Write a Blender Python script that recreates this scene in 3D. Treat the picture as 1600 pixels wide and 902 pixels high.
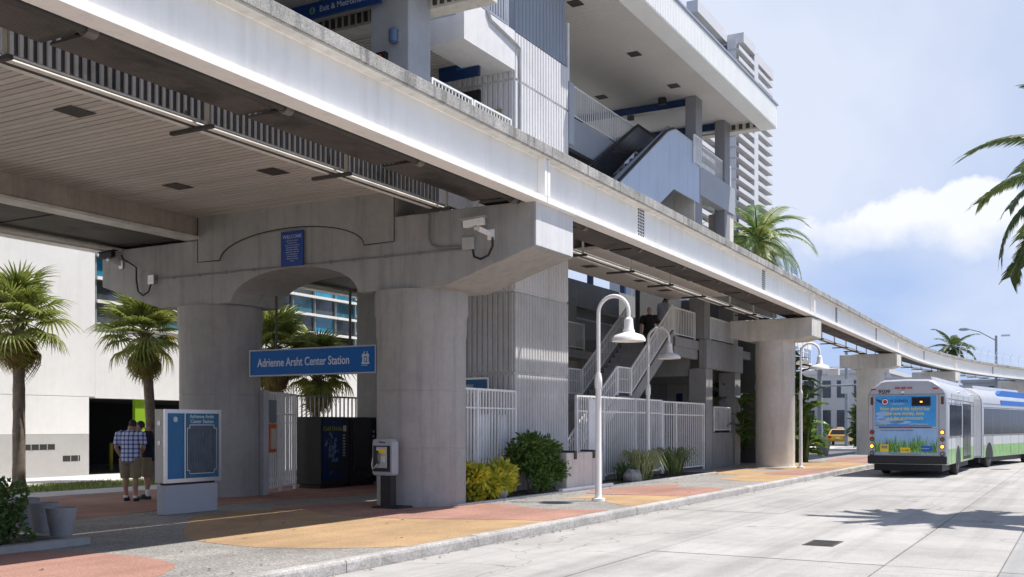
import bpy, bmesh, math, random
from mathutils import Vector, Matrix, Euler
from math import sin, cos, pi, radians, sqrt, atan2
random.seed(7)
for o in list(bpy.data.objects): bpy.data.objects.remove(o)
S = bpy.context.scene
COL = S.collection

# ------------------------------------------------------------------ camera, sky, sun, exposure
TH = math.atan(893/1604.0)
cam = bpy.data.cameras.new('camera'); co = bpy.data.objects.new('camera', cam); COL.objects.link(co)
co.location = (0, 0, 1.75); co.rotation_euler = (pi/2, 0, TH - pi/2)
cam.sensor_width = 36; cam.lens = 1604/1600*36; cam.shift_y = (665-451)/1600; cam.clip_end = 3000; cam.clip_start = .05
S.camera = co
SUN = Vector((0.26, -0.376, 1.0)).normalized()
W = bpy.data.worlds.new('World'); S.world = W; W.use_nodes = True
def build_world():
    nt = W.node_tree; N = nt.nodes; L = nt.links; N.clear()
    def nd(t, **k):
        n = N.new(t)
        for a, b in k.items(): setattr(n, a, b)
        return n
    def math_(op, a, b=None, clamp=False):
        n = nd('ShaderNodeMath', operation=op, use_clamp=clamp)
        for i, x in enumerate((a, b)):
            if x is None: continue
            if hasattr(x, 'is_output'): L.new(x, n.inputs[i])
            else: n.inputs[i].default_value = x
        return n.outputs[0]
    out = nd('ShaderNodeOutputWorld'); bg = nd('ShaderNodeBackground'); bg.inputs[1].default_value = 0.08
    sky = nd('ShaderNodeTexSky', sky_type='NISHITA', sun_disc=False)
    sky.sun_elevation = math.asin(SUN.z); sky.sun_rotation = atan2(SUN.x, SUN.y)
    sky.air_density = 1.0; sky.dust_density = .4; sky.ozone_density = 1.0
    tc = nd('ShaderNodeTexCoord'); sep = nd('ShaderNodeSeparateXYZ'); L.new(tc.outputs['Generated'], sep.inputs[0])
    x, y, z = sep.outputs
    zz = math_('ADD', math_('MAXIMUM', z, 0.0), 0.22)
    cu = math_('DIVIDE', x, zz); cv = math_('DIVIDE', y, zz)
    cmb = nd('ShaderNodeCombineXYZ'); L.new(cu, cmb.inputs[0]); L.new(cv, cmb.inputs[1])
    # high thin cloud over the whole sky
    n1 = nd('ShaderNodeTexNoise'); n1.inputs['Scale'].default_value = 0.6; n1.inputs['Detail'].default_value = 9; n1.inputs['Roughness'].default_value = .52; n1.inputs['Distortion'].default_value = .25
    mp = nd('ShaderNodeMapping'); mp.inputs['Location'].default_value = (-18.838, -11.132, 0); mp.inputs['Scale'].default_value = (.75, 1.2, 1)
    L.new(cmb.outputs[0], mp.inputs[0]); L.new(mp.outputs[0], n1.inputs['Vector'])
    r1 = nd('ShaderNodeValToRGB'); r1.color_ramp.elements[0].position = .45; r1.color_ramp.elements[1].position = .68
    L.new(n1.outputs[0], r1.inputs[0])
    wisp = math_('MULTIPLY', r1.outputs[0], .9)
    hz = math_('ADD', math_('MULTIPLY', math_('POWER', math_('SUBTRACT', 1.0, math_('MAXIMUM', z, 0.0)), 2.0), .65), .28, True)
    # one low cumulus bank beyond the street
    a = TH*0
    fx, fy = cos(TH), sin(TH)
    dF = math_('ADD', math_('MULTIPLY', x, fx), math_('MULTIPLY', y, fy))
    dFm = math_('MAXIMUM', dF, .05)
    dR = math_('SUBTRACT', math_('MULTIPLY', x, fy), math_('MULTIPLY', y, fx))
    u = math_('DIVIDE', dR, dFm); v = math_('DIVIDE', z, dFm)
    n2 = nd('ShaderNodeTexNoise'); n2.inputs['Scale'].default_value = 19; n2.inputs['Detail'].default_value = 9; n2.inputs['Roughness'].default_value = .55
    L.new(tc.outputs['Generated'], n2.inputs['Vector'])
    u2 = math_('ADD', u, math_('MULTIPLY', math_('SUBTRACT', n2.outputs[0], .5), .035))
    cr = nd('ShaderNodeValToRGB'); cr.color_ramp.interpolation = 'B_SPLINE'
    e = cr.color_ramp.elements
    prof = [(.16,.0),(.27,.46),(.32,.40),(.36,.56),(.40,.70),(.43,.86),(.462,1.0),(.485,.8),(.51,.55),(.56,.62),(.66,.5),(.8,.0)]
    e[0].position = prof[0][0]; e[0].color = (prof[0][1],)*3+(1,)
    e[1].position = prof[-1][0]; e[1].color = (0,0,0,1)
    for p, q in prof[1:-1]:
        k = e.new(p); k.color = (q, q, q, 1)
    L.new(u2, cr.inputs[0])
    top = math_('ADD', math_('MULTIPLY', cr.outputs[0], .080), .172)
    nz = math_('MULTIPLY', math_('SUBTRACT', n2.outputs[0], .5), .065)
    edge = math_('DIVIDE', math_('SUBTRACT', math_('ADD', top, nz), v), .007, True)
    low = math_('DIVIDE', math_('SUBTRACT', math_('ADD', v, math_('MULTIPLY', nz, 1.5)), .160), .040, True)
    infront = math_('GREATER_THAN', dF, .05)
    cum = math_('MULTIPLY', math_('MULTIPLY', edge, low), infront)
    cum = math_('MULTIPLY', cum, .95)
    mh = nd('ShaderNodeMixRGB'); L.new(hz, mh.inputs[0]); L.new(sky.outputs[0], mh.inputs[1]); mh.inputs[2].default_value = (4.7, 6.2, 9.9, 1)
    mx = nd('ShaderNodeMixRGB'); L.new(wisp, mx.inputs[0]); L.new(mh.outputs[0], mx.inputs[1]); mx.inputs[2].default_value = (7.9, 8.5, 10.0, 1)
    mx2 = nd('ShaderNodeMixRGB'); L.new(cum, mx2.inputs[0]); L.new(mx.outputs[0], mx2.inputs[1]); mx2.inputs[2].default_value = (9.9, 10.1, 10.5, 1)
    L.new(mx2.outputs[0], bg.inputs[0]); L.new(bg.outputs[0], out.inputs[0])
build_world()
sl = bpy.data.lights.new('sun', 'SUN'); sl.energy = 5.0; sl.angle = radians(.53); sl.color = (1.0, .955, .89)
so = bpy.data.objects.new('sun', sl); COL.objects.link(so); so.location = (0, -30, 60)
so.rotation_euler = SUN.to_track_quat('Z', 'Y').to_euler()
S.render.engine = 'CYCLES'
S.view_settings.view_transform = 'Standard'; S.view_settings.look = 'None'; S.view_settings.gamma = 1; S.view_settings.use_curve_mapping = False
S.view_settings.exposure = 0.32
S.cycles.max_bounces = 8; S.cycles.diffuse_bounces = 5; S.cycles.use_denoising = True

# ------------------------------------------------------------------ materials
def srgb(r, g, b):
    f = lambda c: (c/255/12.92 if c/255 <= .04045 else ((c/255+.055)/1.055)**2.4)
    return (f(r), f(g), f(b))
MATS = {}
def M(name, base, rough=.75, var=.12, scale=1.2, bump=0., bscale=60., streak=0., metal=0., speck=0., sscale=90., coat=0., spec=.5, alpha=1., tint=None, trans=0., emit=None, dirt=0., orand=0., track=0., stain=0., crack=0., spots=0.):
    if name in MATS: return MATS[name]
    m = bpy.data.materials.new(name); m.use_nodes = True; MATS[name] = m
    nt = m.node_tree; N = nt.nodes; L = nt.links
    b = N['Principled BSDF']; b.inputs['Roughness'].default_value = rough; b.inputs['Metallic'].default_value = metal
    b.inputs['Specular IOR Level'].default_value = spec
    if coat: b.inputs['Coat Weight'].default_value = coat; b.inputs['Coat Roughness'].default_value = .08
    if trans: b.inputs['Transmission Weight'].default_value = trans
    if emit: b.inputs['Emission Color'].default_value = (*emit[:3], 1); b.inputs['Emission Strength'].default_value = emit[3]
    g = N.new('ShaderNodeNewGeometry')
    def noise(sc, det=5, vec=None, rough_=.6):
        n = N.new('ShaderNodeTexNoise'); n.inputs['Scale'].default_value = sc; n.inputs['Detail'].default_value = det; n.inputs['Roughness'].default_value = rough_
        L.new(vec or g.outputs['Position'], n.inputs['Vector']); return n.outputs[0]
    def ramp(x, lo, hi, a, c):
        r = N.new('ShaderNodeMapRange'); r.inputs['From Min'].default_value = lo; r.inputs['From Max'].default_value = hi
        r.inputs['To Min'].default_value = a; r.inputs['To Max'].default_value = c; L.new(x, r.inputs['Value']); return r.outputs[0]
    def mul(a, c):
        n = N.new('ShaderNodeMath'); n.operation = 'MULTIPLY'; L.new(a, n.inputs[0]); L.new(c, n.inputs[1]); return n.outputs[0]
    val = None
    if var:
        val = ramp(noise(scale), .3, .7, 1-var, 1+var)
        val = mul(val, ramp(noise(scale*9, 4), .3, .7, 1-var*.45, 1+var*.45))
    if speck:
        v2 = ramp(noise(sscale, 2), .35, .65, 1-speck, 1+speck); val = mul(val, v2) if val else v2
    if streak:
        mp = N.new('ShaderNodeMapping'); mp.inputs['Scale'].default_value = (2.2, 2.2, .12); L.new(g.outputs['Position'], mp.inputs[0])
        st = ramp(noise(2.2, 6, mp.outputs[0], .7), .5, .74, 1, 1-streak); val = mul(val, st) if val else st
    if dirt:
        d = ramp(noise(.35, 8, None, .7), .47, .7, 1, 1-dirt); val = mul(val, d) if val else d
    if track:
        mp = N.new('ShaderNodeMapping'); mp.inputs['Scale'].default_value = (.05, 1.5, 1); L.new(g.outputs['Position'], mp.inputs[0])
        d = ramp(noise(1.0, 5, mp.outputs[0], .6), .46, .66, 1, 1-track); val = mul(val, d) if val else d
        n3 = noise(3.2, 10, None, .75); d = ramp(n3, .62, .70, 1, 1-track*.9); val = mul(val, d)
    if stain:
        d = ramp(noise(.9, 6, None, .65), .5, .68, 1, 1-stain); val = mul(val, d) if val else d
    if crack:
        ns = N.new('ShaderNodeTexNoise'); ns.inputs['Scale'].default_value = 1.1; ns.inputs['Detail'].default_value = 6; L.new(g.outputs['Position'], ns.inputs['Vector'])
        av = N.new('ShaderNodeVectorMath'); av.operation = 'MULTIPLY_ADD'; L.new(ns.outputs['Color'], av.inputs[0]); av.inputs[1].default_value = (1.4, 1.4, 0); L.new(g.outputs['Position'], av.inputs[2])
        vo = N.new('ShaderNodeTexVoronoi'); vo.feature = 'DISTANCE_TO_EDGE'; vo.inputs['Scale'].default_value = .23; L.new(av.outputs[0], vo.inputs['Vector'])
        d = ramp(vo.outputs['Distance'], .0, .0045, 1-crack, 1); val = mul(val, d) if val else d
    if spots:
        vo = N.new('ShaderNodeTexVoronoi'); vo.inputs['Scale'].default_value = 1.3; L.new(g.outputs['Position'], vo.inputs['Vector'])
        d = ramp(vo.outputs['Distance'], .025, .06, 1-spots, 1); val = mul(val, d) if val else d
    if orand:
        oi = N.new('ShaderNodeObjectInfo'); d = ramp(oi.outputs['Random'], 0, 1, 1-orand, 1+orand*.6); val = mul(val, d) if val else d
    if val is not None:
        mx = N.new('ShaderNodeVectorMath'); mx.operation = 'SCALE'; mx.inputs[0].default_value = base; L.new(val, mx.inputs['Scale'])
        if tint:
            tm = N.new('ShaderNodeMixRGB'); L.new(ramp(noise(scale*.6, 3), .4, .65, 0, .55), tm.inputs[0]); L.new(mx.outputs[0], tm.inputs[1]); tm.inputs[2].default_value = (*tint, 1)
            L.new(tm.outputs[0], b.inputs['Base Color'])
        else: L.new(mx.outputs[0], b.inputs['Base Color'])
    else: b.inputs['Base Color'].default_value = (*base, 1)
    if bump:
        bn = N.new('ShaderNodeBump'); bn.inputs['Strength'].default_value = bump; bn.inputs['Distance'].default_value = .01
        L.new(noise(bscale, 4), bn.inputs['Height']); L.new(bn.outputs[0], b.inputs['Normal'])
    return m
def leafmat(name, c1, c2, trl=.35, rough=.45, scale=4.):
    if name in MATS: return MATS[name]
    m = bpy.data.materials.new(name); m.use_nodes = True; MATS[name] = m
    nt = m.node_tree; N = nt.nodes; L = nt.links
    b = N['Principled BSDF']; b.inputs['Roughness'].default_value = rough; out = N['Material Output']
    g = N.new('ShaderNodeNewGeometry'); n = N.new('ShaderNodeTexNoise'); n.inputs['Scale'].default_value = scale; n.inputs['Detail'].default_value = 3
    L.new(g.outputs['Position'], n.inputs['Vector'])
    mr = N.new('ShaderNodeMapRange'); mr.inputs['From Min'].default_value = .35; mr.inputs['From Max'].default_value = .65; L.new(n.outputs[0], mr.inputs['Value'])
    ad = N.new('ShaderNodeMath'); ad.operation = 'MULTIPLY_ADD'; L.new(g.outputs['Random Per Island'], ad.inputs[0]); ad.inputs[1].default_value = .7; L.new(mr.outputs[0], ad.inputs[2])
    ad2 = N.new('ShaderNodeMath'); ad2.operation = 'MULTIPLY'; L.new(ad.outputs[0], ad2.inputs[0]); ad2.inputs[1].default_value = .6; ad2.use_clamp = True
    mx = N.new('ShaderNodeMixRGB'); L.new(ad2.outputs[0], mx.inputs[0]); mx.inputs[1].default_value = (*c1, 1); mx.inputs[2].default_value = (*c2, 1)
    L.new(mx.outputs[0], b.inputs['Base Color'])
    t = N.new('ShaderNodeBsdfTranslucent'); L.new(mx.outputs[0], t.inputs[0])
    ms = N.new('ShaderNodeMixShader'); ms.inputs[0].default_value = trl; L.new(b.outputs[0], ms.inputs[1]); L.new(t.outputs[0], ms.inputs[2]); L.new(ms.outputs[0], out.inputs[0])
    return m
conc = M('weathered concrete', (.37, .362, .35), .85, .10, .7, .3, 45, streak=.26, speck=.06, sscale=60, stain=.10, spots=.10)
conc_lt = M('pale concrete', (.68, .645, .59), .85, .12, .6, .3, 45, streak=.3, speck=.05)
conc_par = M('stained parapet concrete', (.40, .385, .365), .9, .22, 1.4, .6, 30, streak=.75, speck=.25, sscale=40, stain=.4)
conc_rib = M('ribbed grey concrete', (.56, .56, .56), .85, .10, .8, .25, 50, streak=.15)
conc_wht = M('white painted ribs and sunlit cap end', (.72, .71, .72), .8, .07, .8, .2, 50, streak=.12)
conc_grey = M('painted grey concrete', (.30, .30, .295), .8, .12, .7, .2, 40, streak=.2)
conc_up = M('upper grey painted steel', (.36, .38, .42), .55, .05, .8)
conc_drk = M('shade darkened wall', (.10, .10, .10), .8, .12, .7)  # shade behind the stairs put into the wall colour
white_p = M('white painted steel', (.94, .915, .88), .45, .04, .8, .05, 20, streak=.12)
white_rail = M('white railing paint', (.87, .87, .87), .5, .07, 2, stain=.12, speck=.04)
white_wall = M('white stucco', (.84, .825, .82), .9, .05, .4, .2, 70, streak=.06)
grey_wall = M('grey stucco plinth', (.46, .45, .44), .9, .07, .5, .2, 70)
fascia_w = M('white ribbed fascia', (.88, .88, .87), .5, .04, .8)
soffit_m = M('soffit strip metal', (.60, .555, .51), .5, .10, .9, speck=.03, orand=.10, stain=.12)
soffit_hi = M('upper soffit panel', (.66, .63, .60), .6, .05, .6)
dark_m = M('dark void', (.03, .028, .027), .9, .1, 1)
mesh_m = M('dark perforated sheet', (.085, .076, .07), .7, .25, 1.0, stain=.7)
def perforate(m):
    nt = m.node_tree; N = nt.nodes; L = nt.links; b = N['Principled BSDF']; src = b.inputs['Base Color'].links[0].from_socket
    g = N.new('ShaderNodeNewGeometry'); fac = None
    for ax in ('X', 'Y'):
        w = N.new('ShaderNodeTexWave'); w.bands_direction = ax; w.inputs['Scale'].default_value = 9.0; w.inputs['Distortion'].default_value = .15; L.new(g.outputs['Position'], w.inputs['Vector'])
        if fac is None: fac = w.outputs['Fac']
        else:
            a = N.new('ShaderNodeMath'); a.operation = 'MULTIPLY'; L.new(fac, a.inputs[0]); L.new(w.outputs['Fac'], a.inputs[1]); fac = a.outputs[0]
    mr = N.new('ShaderNodeMapRange'); mr.inputs['From Max'].default_value = .6; mr.inputs['To Min'].default_value = 1.5; mr.inputs['To Max'].default_value = .15; L.new(fac, mr.inputs['Value'])
    sc = N.new('ShaderNodeVectorMath'); sc.operation = 'SCALE'; L.new(src, sc.inputs[0]); L.new(mr.outputs[0], sc.inputs['Scale']); L.new(sc.outputs[0], b.inputs['Base Color'])
perforate(mesh_m)
steel_dk = M('dark weathered steel', (.06, .055, .05), .7, .25, 1.5, .2, 30)
galv = M('galvanised steel', (.55, .55, .55), .4, .12, 3, metal=.75)
pipe_w = M('pale conduit paint', (.66, .64, .60), .45, .15, 2)
pipe_g = M('grey conduit', (.22, .22, .22), .5, .1, 3)
black_m = M('matte black', (.016, .016, .018), .6, .1, 3)
rubber = M('rubber', (.02, .02, .02), .8, .15, 6)
blue_sign = M('blue sign panel', srgb(0, 88, 160), .5, .04, 2, spec=.2)
blue_lt = M('kiosk blue panel', srgb(18, 100, 150), .35, .08, 3)
blue_dk = M('dark blue panel', srgb(16, 52, 100), .45, .06, 2)
white_let = M('white lettering', (.82, .82, .84), .5, 0)
orange_m = M('orange plastic', srgb(225, 95, 20), .45, .05, 4)
yellow_m = M('yellow print', srgb(240, 205, 40), .5, .05, 4)
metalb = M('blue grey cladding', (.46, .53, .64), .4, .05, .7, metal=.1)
metald = M('shade darkened cladding', (.27, .30, .36), .5, .05, .7, streak=.15)  # roof shade put into the colour: darker copy of the cladding
alu = M('brushed aluminium', (.6, .6, .62), .3, .06, 3, metal=.85)
glass_b = M('blue curtain glass', (.05, .20, .30), .05, .25, .35, spec=.9)
glass_d = M('dark glass', (.010, .013, .016), .12, .2, 1.2, spec=.22)
spandrel = M('dark spandrel', (.10, .11, .12), .25, .3, .8)
green_col = M('lime green paint', srgb(130, 170, 20), .6, .05, 2)
bark = M('palm bark', (.20, .155, .125), .95, .3, 6, .9, 25)
bark_g = M('grey palm bark', (.30, .27, .23), .95, .25, 5, .7, 20)
soil = M('bed soil', (.06, .045, .035), .95, .3, 6, .8, 40)

# ------------------------------------------------------------------ mesh helpers
class MB:
    def __init__(s): s.v = []; s.f = []; s.m = []
    def poly(s, pts, m=0):
        i = len(s.v); s.v += [tuple(p) for p in pts]; s.f.append(tuple(range(i, i+len(pts)))); s.m.append(m)
    def box(s, x0, x1, y0, y1, z0, z1, m=0):
        i = len(s.v)
        s.v += [(x0,y0,z0),(x1,y0,z0),(x1,y1,z0),(x0,y1,z0),(x0,y0,z1),(x1,y0,z1),(x1,y1,z1),(x0,y1,z1)]
        for q in ((3,2,1,0),(4,5,6,7),(0,1,5,4),(1,2,6,5),(2,3,7,6),(3,0,4,7)): s.f.append(tuple(i+k for k in q)); s.m.append(m)
        return s
    def prism(s, poly, axis, a, b, m=0):
        n = len(poly); i = len(s.v)
        f = {'x': lambda p, t: (t, p[0], p[1]), 'y': lambda p, t: (p[0], t, p[1]), 'z': lambda p, t: (p[0], p[1], t)}[axis]
        s.v += [f(p, a) for p in poly] + [f(p, b) for p in poly]
        s.f.append(tuple(range(i, i+n))); s.f.append(tuple(range(i+2*n-1, i+n-1, -1))); s.m += [m, m]
        for k in range(n):
            s.f.append((i+k, i+n+k, i+n+(k+1) % n, i+(k+1) % n)); s.m.append(m)
        return s
    def tube(s, pts, r, n=8, m=0, caps=True):
        pts = [Vector(p) for p in pts]; rr = r if isinstance(r, (list, tuple)) else [r]*len(pts)
        i0 = len(s.v); prev = None
        for k, p in enumerate(pts):
            t = (pts[min(k+1, len(pts)-1)] - pts[max(k-1, 0)]).normalized()
            ref = Vector((0,0,1)) if abs(t.z) < .95 else Vector((1,0,0))
            if prev is None: u = t.cross(ref).normalized()
            else: u = (prev - t*prev.dot(t)).normalized()
            prev = u; w = t.cross(u)
            for j in range(n):
                a = 2*pi*j/n; s.v.append(tuple(p + (u*cos(a) + w*sin(a))*rr[k]))
        for k in range(len(pts)-1):
            for j in range(n):
                a = i0+k*n+j; b = i0+k*n+(j+1) % n
                s.f.append((a, b, b+n, a+n)); s.m.append(m)
        if caps:
            s.f.append(tuple(i0+j for j in range(n-1, -1, -1))); s.m.append(m)
            e = i0+(len(pts)-1)*n; s.f.append(tuple(e+j for j in range(n))); s.m.append(m)
        return s
    def lathe(s, prof, c=(0,0,0), n=24, m=0, cap0=True, cap1=True):
        i0 = len(s.v)
        for r, z in prof:
            for j in range(n): s.v.append((c[0]+r*cos(2*pi*j/n), c[1]+r*sin(2*pi*j/n), c[2]+z))
        for k in range(len(prof)-1):
            for j in range(n):
                a = i0+k*n+j; b = i0+k*n+(j+1) % n; s.f.append((a, b, b+n, a+n)); s.m.append(m)
        if cap0: s.f.append(tuple(i0+j for j in range(n-1, -1, -1))); s.m.append(m)
        e = i0+(len(prof)-1)*n
        if cap1: s.f.append(tuple(e+j for j in range(n))); s.m.append(m)
        return s
    def bar(s, p, q, w, h, m=0, up=(0,0,1)):
        p = Vector(p); q = Vector(q); t = (q-p).normalized(); up = Vector(up)
        if abs(t.dot(up)) > .98: up = Vector((1,0,0))
        u = t.cross(up).normalized(); v = u.cross(t)
        i = len(s.v)
        for c in (p, q):
            for a, b in ((-1,-1),(1,-1),(1,1),(-1,1)): s.v.append(tuple(c + u*a*w/2 + v*b*h/2))
        for f in ((0,1,2,3),(7,6,5,4),(0,4,5,1),(1,5,6,2),(2,6,7,3),(3,7,4,0)): s.f.append(tuple(i+k for k in f)); s.m.append(m)
        return s
    def loft(s, rings, m=0):   # rings of equal point count, closed, capped
        i0 = len(s.v); n = len(rings[0])
        for r in rings: s.v += [tuple(p) for p in r]
        for k in range(len(rings)-1):
            for j in range(n):
                a = i0+k*n+j; b = i0+k*n+(j+1) % n; s.f.append((a, b, b+n, a+n)); s.m.append(m)
        s.f.append(tuple(i0+j for j in range(n-1, -1, -1))); s.m.append(m)
        e = i0+(len(rings)-1)*n; s.f.append(tuple(e+j for j in range(n))); s.m.append(m)
        return s
    def ball(s, c, r, n=10, m=0, sc=(1,1,1)):
        rings = []
        for k in range(1, n):
            a = pi*k/n - pi/2
            rings.append([(c[0]+r*sc[0]*cos(a)*cos(2*pi*j/(2*n)), c[1]+r*sc[1]*cos(a)*sin(2*pi*j/(2*n)), c[2]+r*sc[2]*sin(a)) for j in range(2*n)])
        return s.loft(rings, m)
    def mesh(s, name, mats, smooth=False, off=(0,0,0), fix=True):
        me = bpy.data.meshes.new(name)
        me.from_pydata([(a-off[0], b-off[1], c-off[2]) for a, b, c in s.v], [], s.f)
        for m in (mats if isinstance(mats, (list, tuple)) else [mats]): me.materials.append(m)
        if any(s.m): me.polygons.foreach_set('material_index', s.m)
        if fix:
            bm = bmesh.new(); bm.from_mesh(me); bmesh.ops.recalc_face_normals(bm, faces=bm.faces); bm.to_mesh(me); bm.free()
        if smooth:
            me.polygons.foreach_set('use_smooth', [True]*len(me.polygons))
            try: me.set_sharp_from_angle(angle=radians(40))
            except Exception: pass
        me.update(); return me
WP = {}
def base(name, loc):
    o = bpy.data.objects.new(name, None); COL.objects.link(o); o.location = loc; o.empty_display_size = .1
    WP[o.name] = Vector(loc); return o
def tag(o, label=None, cat=None, group=None, kind=None):
    for k, v in (('label', label), ('category', cat), ('group', group), ('kind', kind)):
        if v: o[k] = v
    return o
def thing(name, label, cat, loc=(0,0,0), group=None): return tag(base(name, loc), label, cat, group)
def obj(name, mb, mats, parent=None, smooth=False, bevel=0, fix=True, loc=(0,0,0)):
    off = WP[parent.name] if parent else Vector(loc)
    o = bpy.data.objects.new(name, mb.mesh(name, mats, smooth, off, fix)); COL.objects.link(o)
    if parent: o.parent = parent
    else: o.location = loc
    WP[o.name] = off
    if bevel:
        b = o.modifiers.new('bevel', 'BEVEL'); b.width = bevel; b.segments = 2; b.limit_method = 'ANGLE'
    return o
def piece(name, me, loc, parent, rot=None, scale=None):
    o = bpy.data.objects.new(name, me); COL.objects.link(o); o.parent = parent
    o.location = Vector(loc) - WP[parent.name]
    if rot: o.rotation_euler = rot
    if scale: o.scale = scale
    WP[o.name] = WP[parent.name]
    return o
def copy_tree(o, parent=None):
    c = o.copy(); COL.objects.link(c); c.parent = parent
    for ch in list(o.children): copy_tree(ch, c)
    WP[c.name] = WP.get(o.name, Vector())
    return c
def text(name, body, size, loc, R, mat, parent, align='LEFT', ext=.002, sx=1.0, U=(0,0,1), spacing=1.0, bold=.012):
    cu = bpy.data.curves.new(name, 'FONT'); cu.body = body; cu.size = size; cu.extrude = ext; cu.align_x = align; cu.resolution_u = 3; cu.offset = bold*size; cu.space_character = spacing
    t = bpy.data.objects.new('tmp', cu); COL.objects.link(t)
    bpy.context.view_layer.update()
    me = bpy.data.meshes.new_from_object(t.evaluated_get(bpy.context.evaluated_depsgraph_get())); me.name = name
    bpy.data.objects.remove(t); bpy.data.curves.remove(cu)
    me.materials.clear(); me.materials.append(mat)
    o = bpy.data.objects.new(name, me); COL.objects.link(o); o.parent = parent
    R = Vector(R).normalized(); U = Vector(U).normalized(); Nn = R.cross(U)
    mt = Matrix((R*sx, U, Nn)).transposed().to_4x4(); mt.translation = Vector(loc) - WP[parent.name]
    o.matrix_local = mt; WP[o.name] = WP[parent.name]
    return o
def arc(cx, cy, r, a0, a1, n): return [(cx+r*cos(a0+(a1-a0)*k/n), cy+r*sin(a0+(a1-a0)*k/n)) for k in range(n+1)]
FX = (0,-1,0)   # reading direction on faces that look towards -X
FY = (1,0,0)    # reading direction on faces that look towards -Y

# ------------------------------------------------------------------ ground, road, pavement
road_c = M('road concrete', (.40, .385, .37), .88, .10, .5, .25, 40, speck=.12, sscale=45, dirt=.25, orand=.09, track=.26, crack=.45, spots=.22)
road_d = M('road concrete grey lane', (.33, .325, .325), .88, .10, .5, .25, 40, speck=.12, sscale=45, dirt=.25, orand=.1, track=.26, crack=.45, spots=.22)
kerb_c = M('kerb concrete', (.42, .40, .385), .9, .2, 1.6, .6, 35, speck=.2, sscale=30, stain=.3, orand=.12)
aggr = M('exposed aggregate grey', (.29, .275, .26), .9, .10, .8, .6, 70, speck=.42, sscale=38, dirt=.25, track=.16, spots=.25, crack=.25)
aggr_red = M('red coloured aggregate', (.375, .205, .16), .9, .13, .9, .6, 70, speck=.26, sscale=40, dirt=.25, track=.2, spots=.3, crack=.25)
aggr_or = M('orange coloured aggregate', (.43, .285, .155), .9, .13, .9, .6, 70, speck=.24, sscale=40, dirt=.25, track=.2, spots=.3, crack=.25)
path_m = M('pale path', (.55, .53, .52), .9, .08, .8, .2, 50, speck=.06)
grass_m = M('lawn soil and turf', (.13, .17, .035), .95, .35, 2.5, .8, 60, tint=(.26, .21, .13))
ground_m = M('dark far ground', (.13, .13, .115), .95, .2, .1)  # darkened to cut the light bounced into the station shade
g = obj('ground', MB().box(-500, 900, -600, 600, -1, -.06), ground_m); tag(g, 'dark ground beyond the street, toned to cut bounce', kind='structure')
road = base('road', (0,0,0)); tag(road, 'pale concrete road of jointed slabs', kind='structure')
obj('joint_bed', MB().box(-10, 128, -.62, 7.66, -.3, -.02), M('joint filler',(.2,.19,.18),.9,.2,2), road)
XJ = [-7.2 + 6.9*k for k in range(20)]
YR = [(5.25, 7.645, road_c), (2.18, 5.25, road_c), (.87, 2.18, road_c), (-.6, .87, road_d)]
for y0, y1, m in YR:
    me = MB().box(.011, 6.889, y0+.010, y1-.010, -.25, 0).mesh('slab', m)
    for x in XJ[:-1]: piece('slab', me, (x, 0, random.uniform(-.004, .0)), road)
kerb = base('kerb', (0,0,0)); tag(kerb, 'concrete kerb stones along the pavement edge', kind='structure')
ks = [(7.65, -.2), (7.652, .11), (7.662, .138), (7.69, .152), (7.81, .152), (7.81, -.2)]
kme = MB().prism(ks, 'x', .006, 3.024).mesh('kerb_stone', kerb_c)
for k in range(-6, 16): piece('kerb_stone', kme, (9.7+3.03*k, random.uniform(-.004, .004), random.uniform(-.003, .003)), kerb)
pave = base('pavement', (0,0,0)); tag(pave, 'speckled pavement with red and orange curved fields under the station', kind='structure')
obj('paving_base', MB().box(-12, 58.2, 7.812, 20.2, -.3, .148), aggr, pave)
def smooth_poly(pts, n=6):
    out = []
    N = len(pts)
    for i in range(N):
        p0, p1, p2, p3 = [Vector(pts[(i+j) % N]) for j in (-1, 0, 1, 2)]
        for k in range(n):
            t = k/n
            out.append(tuple(.5*((2*p1) + (p2-p0)*t + (2*p0-5*p1+4*p2-p3)*t*t + (3*p1-p0-3*p2+p3)*t**3)))
    return out
def field(pts, m, z=.152):
    q = [(x, max(y, 7.83)) for x, y in smooth_poly(pts)]
    b = MB(); b.prism(q, 'z', .10, z)
    obj('coloured_field', b, m, pave)
field([(8.62,11.3),(8.75,10.28),(8.62,9.53),(8.37,9.06),(8.0,8.77),(7.5,8.5),(6,8.1),(3,8.2),(1,9.4),(3,12.4),(6,12.9),(8,12.2)], aggr_red)
field([(10.7,11.4),(10.27,10.55),(10.16,9.51),(10.46,8.69),(10.98,8.04),(11.6,7.7),(13.5,7.6),(15.47,7.7),(15.2,8.68),(14.61,10.15),(14.5,11.3),(15.0,12.6),(14.6,13.6),(13.2,13.7),(12.2,12.9)], aggr_or)
field([(15.47,7.75),(16.6,7.6),(17.8,7.7),(17.5,9.07),(18.1,10.38),(17.9,11.7),(16.6,13.2),(15.2,13.9),(14.9,12.6),(14.4,11.3),(14.52,10.15),(15.1,8.68)], aggr_red, .156)
field([(6,15.2),(9,14.6),(12,15.0),(15,15.3),(19,14.6),(24,14.9),(26,17),(24,19.8),(15,20.0),(8,19.9),(5,18)], aggr_red)
field([(18.95,7.8),(20.5,7.6),(22.4,7.7),(21.95,9.0),(21.4,9.6),(20.3,10.2),(20.4,9.4),(19.6,8.6)], aggr_or)
field([(22.1,10.3),(24.15,10.46),(26.57,9.62),(25.16,9.19),(25.5,8.2),(24.3,7.7),(22.4,7.7),(22.0,8.9)], aggr_red, .156)
field([(33.01,11.05),(36.75,11.4),(35.41,9.67),(33.7,8.88),(33.9,7.8),(31.5,7.7),(29.1,8.0),(29.45,9.18),(30.09,9.52),(32.29,9.64)], aggr_or)
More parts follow.
